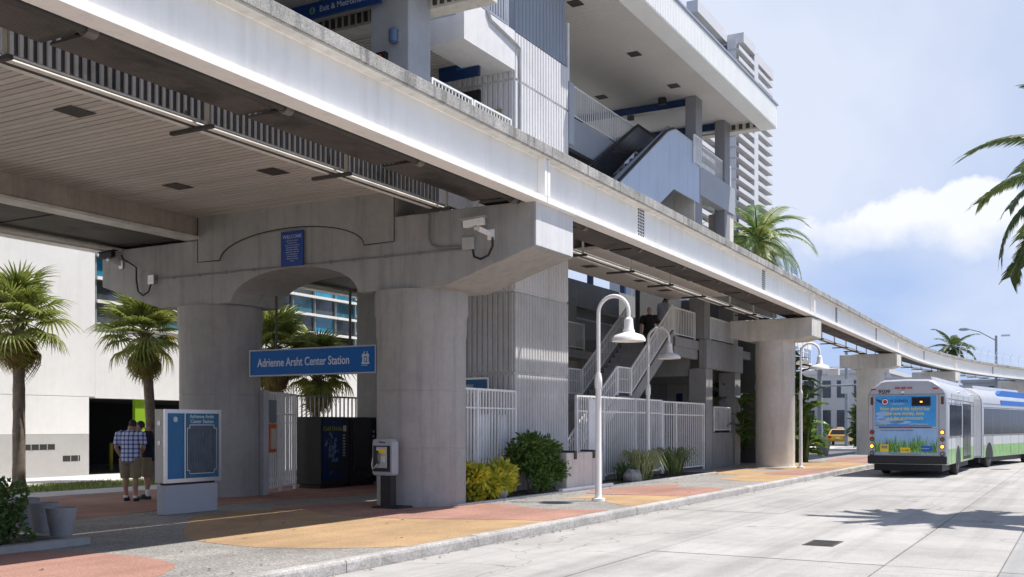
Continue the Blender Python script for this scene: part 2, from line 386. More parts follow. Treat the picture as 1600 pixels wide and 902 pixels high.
field([(33.6,9.2),(36.3,9.3),(38.7,8.4),(38.4,7.7),(36,7.65),(33.8,7.7)], aggr_red, .156)
field([(38.2,11.6),(41,11.8),(44.5,10.8),(46,9.0),(44,7.8),(40,7.7),(38.9,8.6),(37.6,9.9)], aggr_or)
field([(46.4,9.4),(49,10.5),(54,10.2),(55,8.2),(51,7.7),(46.6,7.8)], aggr_red)
field([(47,12.4),(52,13.2),(56,12),(57,14),(52,16),(47,14.6)], aggr_or)
bed = obj('path', MB().box(17.2, 33.6, 10.80, 10.92, .0, .185), path_m); tag(bed, 'thin white edging strip of the planting bed', kind='structure')
bs = obj('soil', MB().box(18.6, 33.4, 10.921, 12.1, .1, .17), soil); tag(bs, 'bare soil of the planting bed', kind='structure')
a = obj('path', MB().box(-12, 58, 20.2, 21.7, -.3, .16), path_m); tag(a, 'white sunlit path behind the station', kind='structure')
a = obj('lawn', MB().box(-12, 58, 21.7, 24.9, -.3, .13), grass_m); tag(a, 'patchy lawn strip with dry leaf litter', kind='structure')
a = obj('path', MB().box(-12, 58, 24.9, 28.2, -.3, .15), path_m); tag(a, 'white path along the garage wall', kind='structure')
# drain grate in the road
dg = thing('drain_grate', 'dark rectangular drain grate set in the concrete road', 'drain', (15.55, 3.38, 0))
obj('frame', MB().box(15.18,15.95,3.16,3.2,-.02,.006).box(15.18,15.95,3.56,3.6,-.02,.006).box(15.18,15.22,3.2,3.56,-.02,.006).box(15.91,15.95,3.2,3.56,-.02,.006).box(15.55,15.58,3.2,3.56,-.02,.006), steel_dk, dg)
gme = MB().box(-.012,.012,3.2,3.56,-.012,.005).mesh('grate_bar', steel_dk)
obj('pit', MB().box(15.19,15.94,3.17,3.59,-.02,.001), black_m, dg)
for k in range(7): piece('grate_bar', gme, (15.27+.045*k, 0, 0), dg); piece('grate_bar', gme, (15.62+.045*k, 0, 0), dg)
mh = thing('manhole_cover', 'round dark manhole cover in the road beside the bus', 'manhole', (45.2, 2.9, 0))
obj('lid', MB().lathe([(.36,0),(.36,.006)], (45.2,2.9,0), 24), steel_dk, mh); obj('rim', MB().lathe([(.42,-.01),(.42,.004),(.37,.004),(.37,-.01)], (45.2,2.9,0), 24), galv, mh)

# ------------------------------------------------------------------ elevated guideway on the street side
def off(x):
    if x < 20: return 0.
    t = min((x-20)/48, 1); return .48*t*t*(3-2*t)*1.0
XA = 68.; RA = 130.
def gp(s):     # point and heading at distance s (equals X up to the bend)
    if s <= XA:
        d = (off(s+.05)-off(s-.05))/.1; h = Vector((1, d)).normalized(); return Vector((s, 8.53+off(s))), h
    a = (s-XA)/RA; return Vector((XA+RA*sin(a), 8.53+off(XA)-RA*(1-cos(a)))), Vector((cos(a), -sin(a)))
def gpt(s, n, z):
    p, h = gp(s); return (p.x - h.y*n, p.y + h.x*n, z)
def sweep(mb, sec, s0, s1, step=2., m=0, f=gpt):
    k = max(1, int(math.ceil((s1-s0)/step))); 
    mb.loft([[f(s0+(s1-s0)*i/k, n, z) for n, z in sec] for i in range(k+1)], m); return mb
def rect(n0, n1, z0, z1): return [(n0,z0),(n1,z0),(n1,z1),(n0,z1)]
def isec(nc, half, z0, z1, tf, tw):   # I-girder outline
    return [(nc-half,z0),(nc+half,z0),(nc+half,z0+tf),(nc+tw,z0+tf),(nc+tw,z1-.03),(nc+half,z1-.03),(nc+half,z1),(nc-half*.8,z1),(nc-half*.8,z1-.03),(nc-tw,z1-.03),(nc-tw,z0+tf),(nc-half,z0+tf)]
gw = thing('elevated_guideway', 'white steel girder guideway with stained concrete parapet along the street', 'guideway', (17.4, 10.2, 0), 'elevated guideways')
JT = [-6., 16.85, 39.15, 61.0, 83.0, 105.0, 127.0]
stme = MB().box(-.05,.05,.1,.245,5.97,6.66).mesh('stiffener', white_p)
bolt = MB()
for i in range(4):
    for j in range(9): bolt.box(.045+.1*i,.085+.1*i,-.012,0,.06+.07*j,.10+.07*j)
bolt_me = bolt.mesh('bolts', steel_dk)
spl_me = MB().box(0,.48,0,.02,0,.70).mesh('splice_plate', white_p)
for a, b in zip(JT[:-1], JT[1:]):
    gi = obj('girder', sweep(MB(), isec(.26, .16, 5.85, 6.69, .11, .012), a+.012, b-.012), white_p, gw)
    p_ = obj('parapet', sweep(MB(), [(0,6.69),(.2,6.69),(.2,6.70),(1.86,6.70),(1.86,6.80),(.18,6.80),(.18,6.88),(.02,6.885),(0,6.87)], a+.008, b-.008), conc_par, gw)
    obj('slab_edge', sweep(MB(), rect(.035, .22, 6.655, 6.688), a+.01, b-.01), conc_lt, gw)
    obj('inner_girder', sweep(MB(), isec(1.50, .10, 6.16, 6.69, .05, .02), a+.012, b-.012), steel_dk, gw)
    for s, jj in ((a+.06, 0), (b-.06, 0)):
        p, h = gp(s)
        st = piece('stiffener', stme, (p.x, p.y, 0), gi); st.rotation_euler.z = atan2(h.y, h.x)
    L_ = b-a
    for fr in ((.21, .68) if 0 < a < 60 else () if a < 0 else (.5,)):
        s = a+L_*fr; q = gpt(s, .235, 5.98); pp, h = gp(s)
        sp = piece('splice_plate', spl_me, q, gi); sp.rotation_euler.z = atan2(h.y, h.x)
        bb = piece('bolts', bolt_me, q, gi); bb.rotation_euler.z = atan2(h.y, h.x)
# underside sheets between cross beams, one every three metres
pitch = 3.05
for k in range(-4, 34):
    s = 7.3 + pitch*k
    if any(abs(s+pitch/2-j) < 1.2 for j in JT): pass
    obj('underside_sheet', sweep(MB(), [(.68,5.93),(1.40,5.93),(1.40,5.96),(.68,5.96)], s+.09, s+pitch-.09, 3), mesh_m, gw)
    obj('cross_beam', sweep(MB(), rect(.40, 1.52, 5.97, 6.12), s-.07, s+.07, 1), steel_dk, gw)
    hb = obj('hanger', MB().bar(gpt(s,1.95,5.875), gpt(s,2.75,5.875), .07, .05), steel_dk, gw)
    obj('hanger_strap', MB().bar(gpt(s,2.05,5.87), gpt(s,2.05,6.7), .05, .03), M('beige strap',(.5,.46,.38),.6,.1), hb)
for n_, z_, r_, pm0 in ((2.14,5.96,.022,galv),(2.22,5.93,.030,pipe_w),(2.31,5.925,.024,steel_dk),(2.40,5.93,.034,pipe_w)):
    obj('conduit', sweep(MB(), [(n_+r_*cos(2*pi*i/8), z_+r_*sin(2*pi*i/8)) for i in range(8)], -6, 100, 3), pm0, gw, smooth=True)
for n_, z_, r_ in ((2.26,5.99,.045),(2.44,5.98,.05)): obj('conduit', sweep(MB(), [(n_+r_*cos(2*pi*i/8), z_+r_*sin(2*pi*i/8)) for i in range(8)], 18.4, 75, 3), white_p, gw, smooth=True)
obj('drain_pipe', sweep(MB(), [(.585+.06*cos(2*pi*i/10), 5.90+.06*sin(2*pi*i/10)) for i in range(10)], -6, 100, 3), steel_dk, gw, smooth=True)
for k in range(-4, 31):
    s = 7.3+3.05*k; obj('pipe_collar', sweep(MB(), [(.585+.085*cos(2*pi*i/10), 5.90+.085*sin(2*pi*i/10)) for i in range(10)], s-.12, s+.02, 1), M('pipe collar grey',(.17,.155,.14),.7,.2,3), gw)
obj('barred_panel', sweep(MB(), rect(2.30, 2.33, 6.0, 6.74), -6, 18, 6), M('pale liner panel', (.13,.13,.15), .6, .2, 1, stain=.85), gw)
for k in range(0, 178):
    pass
bar_me = MB().box(-.012,.012,2.262,2.285,6.0,6.72).mesh('panel_bar', steel_dk)
for k in range(165): piece('panel_bar', bar_me, (-4+.125*k, 8.53, 0), gw)
obj('sun_cover', sweep(MB(), rect(2.30, 3.42, 6.742, 6.79), -6, 46, 6), conc_grey, gw)  # added cover, placed so only a thin sun stripe reaches the ground
# barbed fence on the far bend
bf = thing('wire_fence', 'pale wire fence with angled spikes on the far bend of the guideway', 'fence', gpt(80,.1,6.885))
for z in (7.12, 7.6): obj('rail', sweep(MB(), rect(.1,.12,z,z+.02), 84, 126, 2), white_rail, bf)
for k in range(20):
    s = 84+2.1*k; q = Vector(gpt(s,.115,0))
    obj('post', MB().tube([(q.x,q.y,6.88),(q.x,q.y,7.65),(q.x-.15,q.y-.2,7.95)], .018, 5), white_rail, bf)
# ------------------------------------------------------------------ far guideway on the other side of the station
YM = 2*14.58
def fpt(s, n, z): return (s, YM-8.53-n, z)
gw2 = thing('elevated_guideway', 'shaded concrete guideway behind the station beside the white garage', 'guideway', (17.4, 19., 0), 'elevated guideways')
beam_m = M('beige painted beam', (.36,.325,.275), .75, .18, .9, .2, 40, streak=.25)
for a, b in zip([-6.,16.6,39.1,61.], [16.6,39.1,61.,75.]):
    obj('girder', sweep(MB(), isec(.27,.18,5.85,6.69,.11,.012), a+.012, b-.012, 6, 0, fpt), white_p, gw2)
    obj('parapet', sweep(MB(), [(0,6.69),(1.86,6.70),(1.86,6.80),(.18,6.80),(.18,6.88),(0,6.87)], a+.01, b-.01, 6, 0, fpt), conc_par, gw2)
    bi = obj('inner_beam', MB().box(a+.01,b-.01,17.26,17.60,5.96,6.44), beam_m, gw2)
    obj('bottom_flange', MB().box(a+.01,b-.01,17.20,17.66,5.90,5.957), pipe_w, bi)
for k in range(-4, 21):
    s = 7.3+pitch*k
    obj('underside_sheet', sweep(MB(), [(.62,5.95),(2.9,5.95),(2.9,5.97),(.62,5.97)], s+.05, s+pitch-.05, 3, 0, fpt), mesh_m, gw2)
    obj('cross_beam', sweep(MB(), rect(.40,3.05,5.975,6.12), s-.07, s+.07, 1, 0, fpt), steel_dk, gw2)
for n_ in (.75, .88): obj('conduit', sweep(MB(), [(n_+.04*cos(2*pi*i/8), 5.87+.04*sin(2*pi*i/8)) for i in range(8)], -6, 60, 6, 0, fpt), pipe_w, gw2, smooth=True)
# walkway railing seen on the far guideway beyond the station
fr = thing('walkway_railing', 'white panelled railing on the far guideway beyond the station', 'railing', (52, 17.4, 6.8))
for z in (6.95, 7.35, 7.75): obj('rail', MB().box(42, 75, 17.3, 17.34, z, z+.04), white_rail, fr)
for k in range(23): obj('post', MB().box(42+1.5*k, 42.05+1.5*k, 17.341, 17.39, 6.7, 7.79), white_rail, fr)
# ------------------------------------------------------------------ piers
portal = thing('portal_pier', 'wide grey concrete portal pier with arched cross beam and two round columns', 'pier', (17.4, 14.58, .15))
cap = [(8.76,5.04),(8.76,5.88),(20.4,5.88),(20.4,5.04),(18.46,4.43),(16.3,4.43)]
cap += [(14.54+1.70*cos(t), 4.47+.60*sin(t)) for t in [pi*k/20 for k in range(1, 20)]] + [(12.78,4.43),(10.7,4.43)]
cap = [(y, z) for y, z in cap]
obj('cap_beam', MB().prism(cap, 'x', 16.6, 18.2), conc, portal, bevel=.02)
obj('sunlit_end_face', MB().box(16.625,18.175,8.752,8.757,5.06,5.86), conc_wht, portal)  # sun on the end put into the colour: paler than the cap
up = [(11.89,6.43),(17.24,6.43),(17.24,5.39),(16.57,5.38)] + [(14.6+1.97*cos(t), 5.38+.53*sin(t)) for t in [pi*k/24 for k in range(1,24)]] + [(12.63,5.38),(11.89,5.39)]
obj('raised_panel', MB().prism(up, 'x', 16.572, 16.62), conc, portal, bevel=.008)
jl = [(17.24,6.36),(17.24,5.39),(16.57,5.38)] + [(14.6+1.97*cos(t), 5.38+.53*sin(t)) for t in [pi*k/24 for k in range(1,24)]] + [(12.63,5.38),(11.89,5.39),(11.89,6.36)]
obj('shadow_line', MB().tube([(16.571, y_, z_-.006) for y_, z_ in jl], .011, 6), M('joint shadow',(.05,.047,.045),.9,.2,3), portal)  # dark tube painted in for the shadow along the raised panel
obj('upper_beam', MB().box(16.621,18.18,11.9,17.255,5.875,6.43), conc, portal)
def col_profile(r): return [(r+.0,0),(r,1.14),(r-.007,1.148),(r-.007,1.16),(r,1.168),(r,2.28),(r-.007,2.288),(r-.007,2.30),(r,2.308),(r,3.36),(r+.02,3.40),(r+.02,3.78),(r+.045,3.83),(r+.045,4.285)]
for y in (11.8, 17.38):
    obj('column', MB().lathe(col_profile(.905), (17.4, y, .145), 56), conc, portal, smooth=True)
def conduit(pts, r, parent, m=pipe_g, n=7): return obj('conduit', MB().tube(pts, r, n), m, parent, smooth=True)
conduit([(16.57,18.55,5.10),(16.57,10.2,5.10)], .016, portal)
conduit([(16.56,11.05,6.3),(16.56,11.05,5.35),(16.56,10.98,5.22),(16.56,10.85,5.17),(16.56,10.28,5.14)], .022, portal)
clip = MB().box(-.02,.02,-.025,.025,-.03,.03).mesh('clip', pipe_g)
for y in (18,17.2,16.4,15.6,13.5,12.9,12.1,11.3): piece('clip', clip, (16.58, y, 5.10), portal)
obj('junction_box', MB().box(16.48,16.598,10.0,10.26,5.06,5.30), galv, portal, bevel=.01)
obj('junction_box', MB().box(16.50,16.598,18.55,18.75,4.98,5.20), galv, portal, bevel=.01)
conduit([(16.52,10.05,5.08),(16.50,10.0,4.92),(16.48,9.85,4.86),(16.48,9.68,4.92),(16.5,9.60,5.08),(16.5,9.60,5.25)], .022, portal, black_m)
conduit([(16.52,18.65,5.0),(16.50,18.72,4.82),(16.5,18.9,4.74),(16.5,19.06,4.84),(16.5,19.12,5.1),(16.5,19.12,5.4),(16.5,19.3,5.5),(16.5,19.55,5.62),(16.48,19.6,5.72)], .02, portal, black_m)
# security cameras
def cctv(name, label, y, z, d, dark):
    t = thing(name, label, 'camera', (16.5, y, z), 'security cameras on the pier')
    m = galv if not dark else black_m
    obj('arm', MB().bar((16.6,y,z-.20),(16.42,y+d*.18,z-.1),.07,.09).box(16.56,16.6,y-.07,y+.07,z-.3,z-.1), white_p if not dark else galv, t, bevel=.008)
    h = obj('housing', MB().bar((16.40,y+d*.05,z+.03),(16.40,y+d*.48,z+.0),.12,.13), white_p if not dark else black_m, t, bevel=.012)
    obj('sun_shield', MB().bar((16.40,y-d*.02,z+.115),(16.40,y+d*.52,z+.08),.15,.02), galv if not dark else black_m, h)
    obj('lens', MB().bar((16.40,y+d*.482,z+.0),(16.40,y+d*.50,z-.0),.09,.09), black_m, h)
    obj('pan_head', MB().lathe([(.05,-.14),(.06,-.08),(.04,-.03)], (16.40,y+d*.2,z), 12), galv, t)
cctv('security_camera', 'white security camera on the street end of the arched pier beam', 9.68, 5.52, 1, False)
cctv('security_camera', 'dark security camera on the shaded end of the arched pier beam', 19.72, 5.72, 1, True)
def single_pier(s, label, cen, r=.74, ang=0):
    t = thing('bridge_pier', label, 'pier', (cen[0], cen[1], .1), 'single guideway piers')
    pr = [(-1.58,5.09),(-1.58,5.80),(1.55,5.80),(1.55,5.15),(.92,4.98),(-1.05,4.98)]
    b = MB().prism(pr, 'x', -.78, .78)
    b.v = [(cen[0]+x*cos(ang)-y*sin(ang), cen[1]+x*sin(ang)+y*cos(ang), z) for x, y, z in b.v]
    obj('cap_beam', b, conc_lt, t, bevel=.03)
    obj('column', MB().lathe([(r+.1,-.2),(r+.1,.02),(r,.03),(r,3.55),(r+.012,3.57),(r+.012,4.95)], (cen[0],cen[1],.145), 40), conc_lt, t, smooth=True)
    obj('bearing', MB().box(cen[0]-.5,cen[0]-.1,cen[1]-1.3,cen[1]-1.0,5.8,5.85), steel_dk, t); obj('bearing', MB().box(cen[0]-.5,cen[0]-.1,cen[1]+.2,cen[1]+.5,5.8,5.895), steel_dk, t)
def pc(s): q = gpt(s, 1.72, 0); return q[:2]
single_pier(39.7, 'pale round concrete pier carrying the guideway past the staircase', pc(39.7))
single_pier(61.5, 'pale concrete pier under the guideway behind the articulated bus', pc(61.5))
single_pier(83.5, 'distant concrete pier under the start of the guideway bend', pc(83.5), ang=-.12)
single_pier(105.5, 'farthest concrete pier under the guideway bend', pc(105.5), ang=-.28)
for x, lb in ((39.7,'concrete pier behind the leafy plants carrying the far guideway'),(61.5,'concrete pier of the far guideway near the side street')):
    single_pier(x, lb, (x, 18.9))

# ------------------------------------------------------------------ station: platform level and its strip soffit
def railing(t, p, q, h=.95, b=.1, pitch=.13, r=.022, mid=None, m=white_rail, ends=True, bw=.027):
    p = Vector(p); q = Vector(q); d = q-p; L = Vector((d.x, d.y)).length; up = Vector((0,0,1))
    obj('top_rail', MB().bar(p+up*h, q+up*h, r*2, r*2), m, t)
    obj('bottom_rail', MB().bar(p+up*b, q+up*b, r*1.6, r*1.6), m, t)
    if mid: obj('middle_rail', MB().bar(p+up*mid, q+up*mid, r*1.4, r*1.4), m, t)
    n = max(2, int(round(L/pitch)))
    me = MB().box(-bw/2, bw/2, -bw/2, bw/2, b, h).mesh('baluster', m)
    pm = MB().box(-r*1.3, r*1.3, -r*1.3, r*1.3, 0, h+.01).mesh('post', m)
    a = atan2(d.y, d.x)
    for k in range(0 if ends else 1, n+1 if ends else n):
        c = p + d*(k/n)
        if ends and k in (0, n): piece('post', pm, c, t, (0,0,a))
        else: piece('baluster', me, c, t, (0,0,a))
plat = thing('station_platform', 'raised station platform with a brown strip metal soffit behind the arched pier', 'platform', (12, 14.5, 6.4))
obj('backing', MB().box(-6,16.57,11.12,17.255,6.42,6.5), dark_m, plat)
pk = MB(); w = .128
pk.v = []; pk.prism([(0,6.38),(w,6.38),(w,6.40),(w-.012,6.415),(.012,6.415),(0,6.40)], 'y', 11.13, 17.25)
plank = pk.mesh('plank', soffit_m)
x = 4.2
while x < 16.45:
    pp = piece('plank', plank, (x, 0, random.uniform(-.003, .003)), plat); x += .155
obj('edge_trim', MB().box(-6,16.57,11.04,11.12,6.34,6.5), pipe_w, plat)
fix_ = MB().box(-.22,.22,-.2,.2,6.366,6.376).mesh('light_fixture', steel_dk)
fr_ = MB().box(-.26,.26,-.24,.24,6.372,6.379).mesh('light_fixture_rim', soffit_m)
for fx, fy in ((10.08,12.98),(14.22,12.9),(14.2,15.3),(10.1,15.4),(6.2,13.0)):
    f = piece('light_fixture', fix_, (fx,fy,0), plat); 
obj('floor_slab', MB().box(-6,24.7,11.9,17.25,7.3,8.0), conc_grey, plat)
obj('edge_fascia', MB().box(-6,45.5,11.9,12.1,6.51,7.299), conc_grey, plat)
obj('floor_slab', MB().box(24.72,45.5,11.91,13.4,7.3,8.0), conc_grey, plat)
obj('soffit', MB().box(18.22,21.68,11.1,17.2,6.40,6.48).box(24.75,36.0,11.1,13.4,6.40,6.48), soffit_m, plat)
for fx, fy in ((27.3,12.6),(30.8,12.4),(33.4,12.6)): piece('light_fixture', fix_, (fx,fy,.025), plat)
obj('rear_beam', MB().box(18.3,45.5,16.9,17.2,7.9,8.6), conc_grey, plat); obj('rear_beam', MB().box(18.3,45.5,16.9,17.2,6.3,7.3), conc_grey, plat)
for xx in (36.9, 40.2, 44): obj('mullion', MB().box(xx,xx+.18,16.95,17.15,7.3,7.9), blue_dk, plat)
for cx_, cy_ in ((22.95,17.0),(33.5,16.6),(41.5,16.6)): obj('column', MB().box(cx_-.42,cx_+.42,cy_-.42,cy_+.42,.15,6.4), conc_grey, plat, bevel=.02)
obj('column', MB().box(17.22,18.04,12.0,12.95,8.0,10.8), M('pale blue grey painted concrete', (.42,.44,.48), .7, .06, .9, .15, 40, dirt=.25), plat, bevel=.02)
obj('column', MB().box(4.2,5.0,12.0,12.95,8.0,10.8), conc_up, plat)
obj('back_wall', MB().box(-6,21.6,15.6,15.8,8.0,10.8), conc_grey, plat)
pr = thing('platform_railing', 'low white railing on the platform edge above the parapet', 'railing', (19.7, 12.1, 8.0))
railing(pr, (18.1,12.02,8.0), (19.72,12.02,8.0), 1.08, .12, .13); railing(pr, (19.82,12.02,8.0), (21.5,12.02,8.0), 1.08, .12, .13)
ex = thing('fire_extinguisher', 'red fire extinguisher in a black wall case on the platform column', 'extinguisher', (17.2, 12.62, 9.1))
obj('case', MB().box(17.10,17.22,12.50,12.74,8.98,9.42), black_m, ex); obj('cylinder', MB().lathe([(.0,-.14),(.06,-.13),(.065,.1),(.03,.15),(.03,.18)], (17.09,12.62,9.18), 12), M('red enamel',(.5,.02,.02),.35,0), ex, smooth=True)
wl = thing('wall_lamp', 'small blue glass wall lamp on the platform column', 'lamp', (17.2, 12.3, 9.6))
obj('cover', MB().lathe([(.06,-.15),(.10,-.12),(.10,.12),(.06,.15)], (17.12,12.3,9.7), 12), M('blue lamp glass', (.10,.16,.30), .2, .05), wl, smooth=True); obj('bracket', MB().box(17.14,17.22,12.22,12.38,9.6,9.8), galv, wl)
# canopies
can = thing('platform_canopy', 'low platform canopy with a ribbed end lip above the guideway', 'canopy', (10, 14.6, 10.8))
obj('roof_slab', MB().box(-6,18.45,10.6,18.6,10.82,11.4), fascia_w, can)
obj('soffit', MB().box(-6,18.0,10.9,18.3,10.78,10.815), soffit_m, can)
lip = obj('end_lip', MB().box(18.02,18.45,10.62,18.58,10.5,10.817), conc_lt, can)
rb = MB()
for k in range(43): rb.box(17.985,18.018,10.75+.18*k,10.84+.18*k,10.56,10.778)
o_ = obj('ribs', rb, steel_dk, can); o_['kind'] = 'stuff'
sg = thing('hanging_sign', 'long blue exit sign hanging under the platform canopy', 'sign', (17.05, 13.8, 10.5))
obj('panel', MB().box(17.02,17.10,12.58,15.4,10.42,10.74), M('deep blue sign', srgb(10,62,130), .4, .03), sg)
text('lettering', 'Exit & Metromover', .17, (17.012, 14.14, 10.515), FX, M('pale blue lettering', (.45,.52,.62), .5, 0), sg)
ar = MB().lathe([(.075,0),(.075,.01)], (0,0,0), 20); ar.v = [(17.015-z, 14.33+x, 10.57+y) for x,y,z in ar.v]
obj('arrow_disc', ar, M('pale green print', srgb(120,150,120), .5, 0), sg)
aw = MB().prism([(-.012,.05),(.012,.05),(.012,-.01),(.035,-.01),(0,-.055),(-.035,-.01),(-.012,-.01)], 'x', 17.0, 17.006); aw.v = [(x, 14.33+y, 10.57+z) for x,y,z in aw.v]
obj('arrow', aw, blue_dk, sg)
s2 = thing('hanging_sign', 'short blue sign over the doorway beside the ribbed tower', 'sign', (21.0, 13.1, 10.2))
obj('panel', MB().box(20.96,21.05,12.58,13.71,10.1,10.44), blue_dk, s2); text('lettering', 'Elevator', .1, (20.955,13.2,10.3), FX, M('dim blue lettering', srgb(60,120,190), .5, 0), s2)
# ------------------------------------------------------------------ ribbed tower
tw = thing('lift_tower', 'tall ribbed grey concrete lift tower behind the guideway', 'tower', (23.2, 13.8, .15))
obj('core', MB().box(21.75,24.67,12.05,15.45,.1,5.01), conc_rib, tw); obj('core', MB().box(21.75,24.67,12.05,15.45,5.01,11.3), conc_wht, tw)
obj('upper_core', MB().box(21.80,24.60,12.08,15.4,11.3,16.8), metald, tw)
tiers = [(.15,2.99),(3.06,4.97),(5.05,10.10),(10.17,11.26)]
for z0, z1 in tiers:
    me = MB().prism([(0,12.02),(.018,12.0),(.107,12.0),(.125,12.02),(.125,12.052),(0,12.052)], 'z', z0, z1).mesh('rib', conc_rib if z1 < 5 else conc_wht)
    for k in range(20): piece('rib', me, (21.728+.1472*k, 0, 0), tw)
    me = MB().prism([(21.752,0),(21.72,0),(21.70,.018),(21.70,.107),(21.72,.125),(21.752,.125)], 'z', z0, z1).mesh('rib', conc_rib if z1 < 5 else conc_wht)
    for k in range(23): piece('rib', me, (0, 12.06+.1472*k, 0), tw)
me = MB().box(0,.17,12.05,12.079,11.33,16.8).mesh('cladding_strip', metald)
for k in range(15): piece('cladding_strip', me, (21.81+.185*k, 0, 0), tw)
obj('balcony_beam', MB().prism([(12.0,10.33),(12.0,11.28),(12.22,11.28),(12.22,10.9),(13.05,10.9),(13.05,10.33)], 'x', 19.37, 21.695), conc_wht, tw)
obj('entry_ceiling', MB().box(18.5,21.69,13.06,16.2,10.46,10.56), soffit_m, tw)
me = MB().box(0,.1,13.07,16.1,10.435,10.458).mesh('ceiling_strip', soffit_m)
for k in range(22): piece('ceiling_strip', me, (18.55+.14*k, 0, 0), tw)
obj('ceiling_lamp', MB().box(19.9,20.3,13.6,14.0,10.42,10.434), steel_dk, tw)
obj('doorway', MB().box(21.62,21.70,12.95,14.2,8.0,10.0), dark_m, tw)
obj('notice', MB().box(21.66,21.695,12.36,12.68,9.05,9.45), M('faded yellow notice',(.35,.33,.12),.6,.2,8), tw)
conduit([(20.35,11.97,11.5),(20.35,11.97,11.3),(20.5,11.97,11.12),(21.7,11.96,10.95),(21.86,11.96,10.9),(21.9,11.96,10.75),(21.9,11.96,7.5)], .035, tw, galv)
br_ = thing('balcony_railing', 'white railing on the balcony beside the ribbed tower', 'railing', (20.8,12.1,11.28))
railing(br_, (20.0,12.1,11.3), (21.5,12.1,11.3), 1.0, .1, .13)
# low planter wall, small sign on the tower foot
lw = thing('low_wall', 'low grey concrete wall at the foot of the ribbed tower', 'wall', (23.4, 11.0, .15))
obj('wall', MB().box(22.36,24.48,10.93,11.25,.1,1.08), conc_lt, lw, bevel=.015); obj('coping_bracket', MB().box(22.75,22.87,10.90,11.27,.92,1.13), steel_dk, lw); obj('coping_bracket', MB().box(23.85,23.97,10.90,11.27,.92,1.13), steel_dk, lw)
obj('foot_strip', MB().box(21.9,24.9,10.81,10.925,.18,.24), white_p, lw)
ts = thing('wall_sign', 'small blue sign on the shaded tower side above the fence', 'sign', (21.66,12.9,2.6))
obj('panel', MB().box(21.60,21.66,12.75,13.6,2.60,2.88), blue_lt, ts); obj('frame', MB().box(21.63,21.68,12.68,13.66,2.55,2.93), alu, ts); text('lettering', 'Elevator', .12, (21.595,13.5,2.7), FX, white_let, ts)
# ------------------------------------------------------------------ upper roof, landing and escalator
rf = thing('station_roof', 'broad high station roof with white ribbed fascia and pale soffit', 'roof', (33, 14.5, 13.5))
obj('roof_slab', MB().box(24.9,39.3,10.95,19.0,13.52,14.0), fascia_w, rf); obj('fascia', MB().box(25.55,39.48,10.32,10.92,13.17,14.05), fascia_w, rf); obj('fascia', MB().box(39.0,39.478,10.922,19.0,13.42,14.04), fascia_w, rf)
fb = MB()
for k in range(106): fb.box(25.6+.13*k,25.69+.13*k,10.298,10.322,13.2,14.02)
o_ = obj('fascia_ribs', fb, fascia_w, rf); o_['kind'] = 'stuff'
obj('roof_slab', MB().box(19.2,24.88,11.2,19.0,13.52,14.38), fascia_w, rf)  # added unseen roof extension, placed to shade the upper tower
obj('coping', MB().box(25.52,39.52,10.26,10.95,14.05,14.11), alu, rf)
obj('soffit', MB().box(24.95,38.98,10.95,18.9,13.47,13.518), soffit_hi, rf)
sm = MB().box(0,.145,10.96,18.8,13.455,13.468).mesh('soffit_strip', soffit_hi)
for k in range(90): piece('soffit_strip', sm, (24.96+.155*k, 0, 0), rf)
obj('end_lip', MB().box(39.02,39.47,10.93,18.8,13.16,13.419), conc_lt, rf)
rb = MB()
for k in range(28): rb.box(38.985,39.018,10.96+.28*k,11.1+.28*k,13.22,13.41)
o_ = obj('lip_ribs', rb, steel_dk, rf); o_['kind'] = 'stuff'
for x0, x1 in ((34.95,35.65),(38.3,38.96)): obj('column', MB().box(x0,x1,12.0,12.4,8.0,13.45), M('roof column grey',(.27,.27,.29),.7,.08,.8), rf, bevel=.02)
obj('sign_band', MB().box(35.15,35.28,12.41,17.5,13.18,13.45), blue_dk, rf); obj('sign_band', MB().box(38.55,38.68,12.41,17.5,13.18,13.45), blue_dk, rf)
obj('band_trim', MB().box(35.12,35.31,12.41,17.5,13.12,13.178), pipe_w, rf); obj('band_trim', MB().box(38.52,38.71,12.41,17.5,13.12,13.178), pipe_w, rf)
lf = MB().box(-.2,.2,-.18,.18,13.435,13.452).mesh('light_fixture', steel_dk)
for fx, fy in ((30.12,12.36),(33.61,12.33),(33.5,15.0),(25.7,12.3),(30.0,15.0)): piece('light_fixture', lf, (fx,fy,0), rf)
obj('loudspeaker', MB().box(34.5,34.72,13.0,13.25,13.2,13.42), black_m, rf); obj('ceiling_lamp', MB().box(34.9,35.1,14.4,14.6,12.95,13.1), steel_dk, rf)
la = thing('upper_landing', 'grey upper landing beam on square columns beyond the escalator', 'landing', (37.4,12.5,8))
obj('edge_beam', MB().box(35.3,39.5,11.96,12.3,10.0,11.02), conc_up, la); obj('floor', MB().box(35.3,39.5,12.31,17.0,10.5,10.95), conc_up, la)
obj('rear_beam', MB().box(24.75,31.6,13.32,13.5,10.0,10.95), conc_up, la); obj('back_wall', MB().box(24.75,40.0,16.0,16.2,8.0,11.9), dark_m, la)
for x0 in (34.85, 38.75): obj('column', MB().box(x0,x0+.75,12.02,12.8,8.0,9.98), conc_lt, la, bevel=.02)
obj('red_band', MB().box(38.0,38.1,12.9,16.5,9.3,9.75), M('red sign band',(.45,.06,.03),.5,.1,2), la); obj('blue_band', MB().box(35.7,35.8,12.9,16.5,9.0,9.4), blue_dk, la)
ur = thing('landing_railing', 'white railing along the upper landing beside the escalator', 'railing', (37.2,12.1,11))
railing(ur, (35.75,12.1,11.02), (39.3,12.1,11.02), .85, .08, .14)
ur2 = thing('landing_railing', 'long white railing behind the escalator under the high roof', 'railing', (27.5,13.3,10))
railing(ur2, (26.9,13.36,10.96), (33.2,13.36,10.96), .95, .08, .14, ends=True)
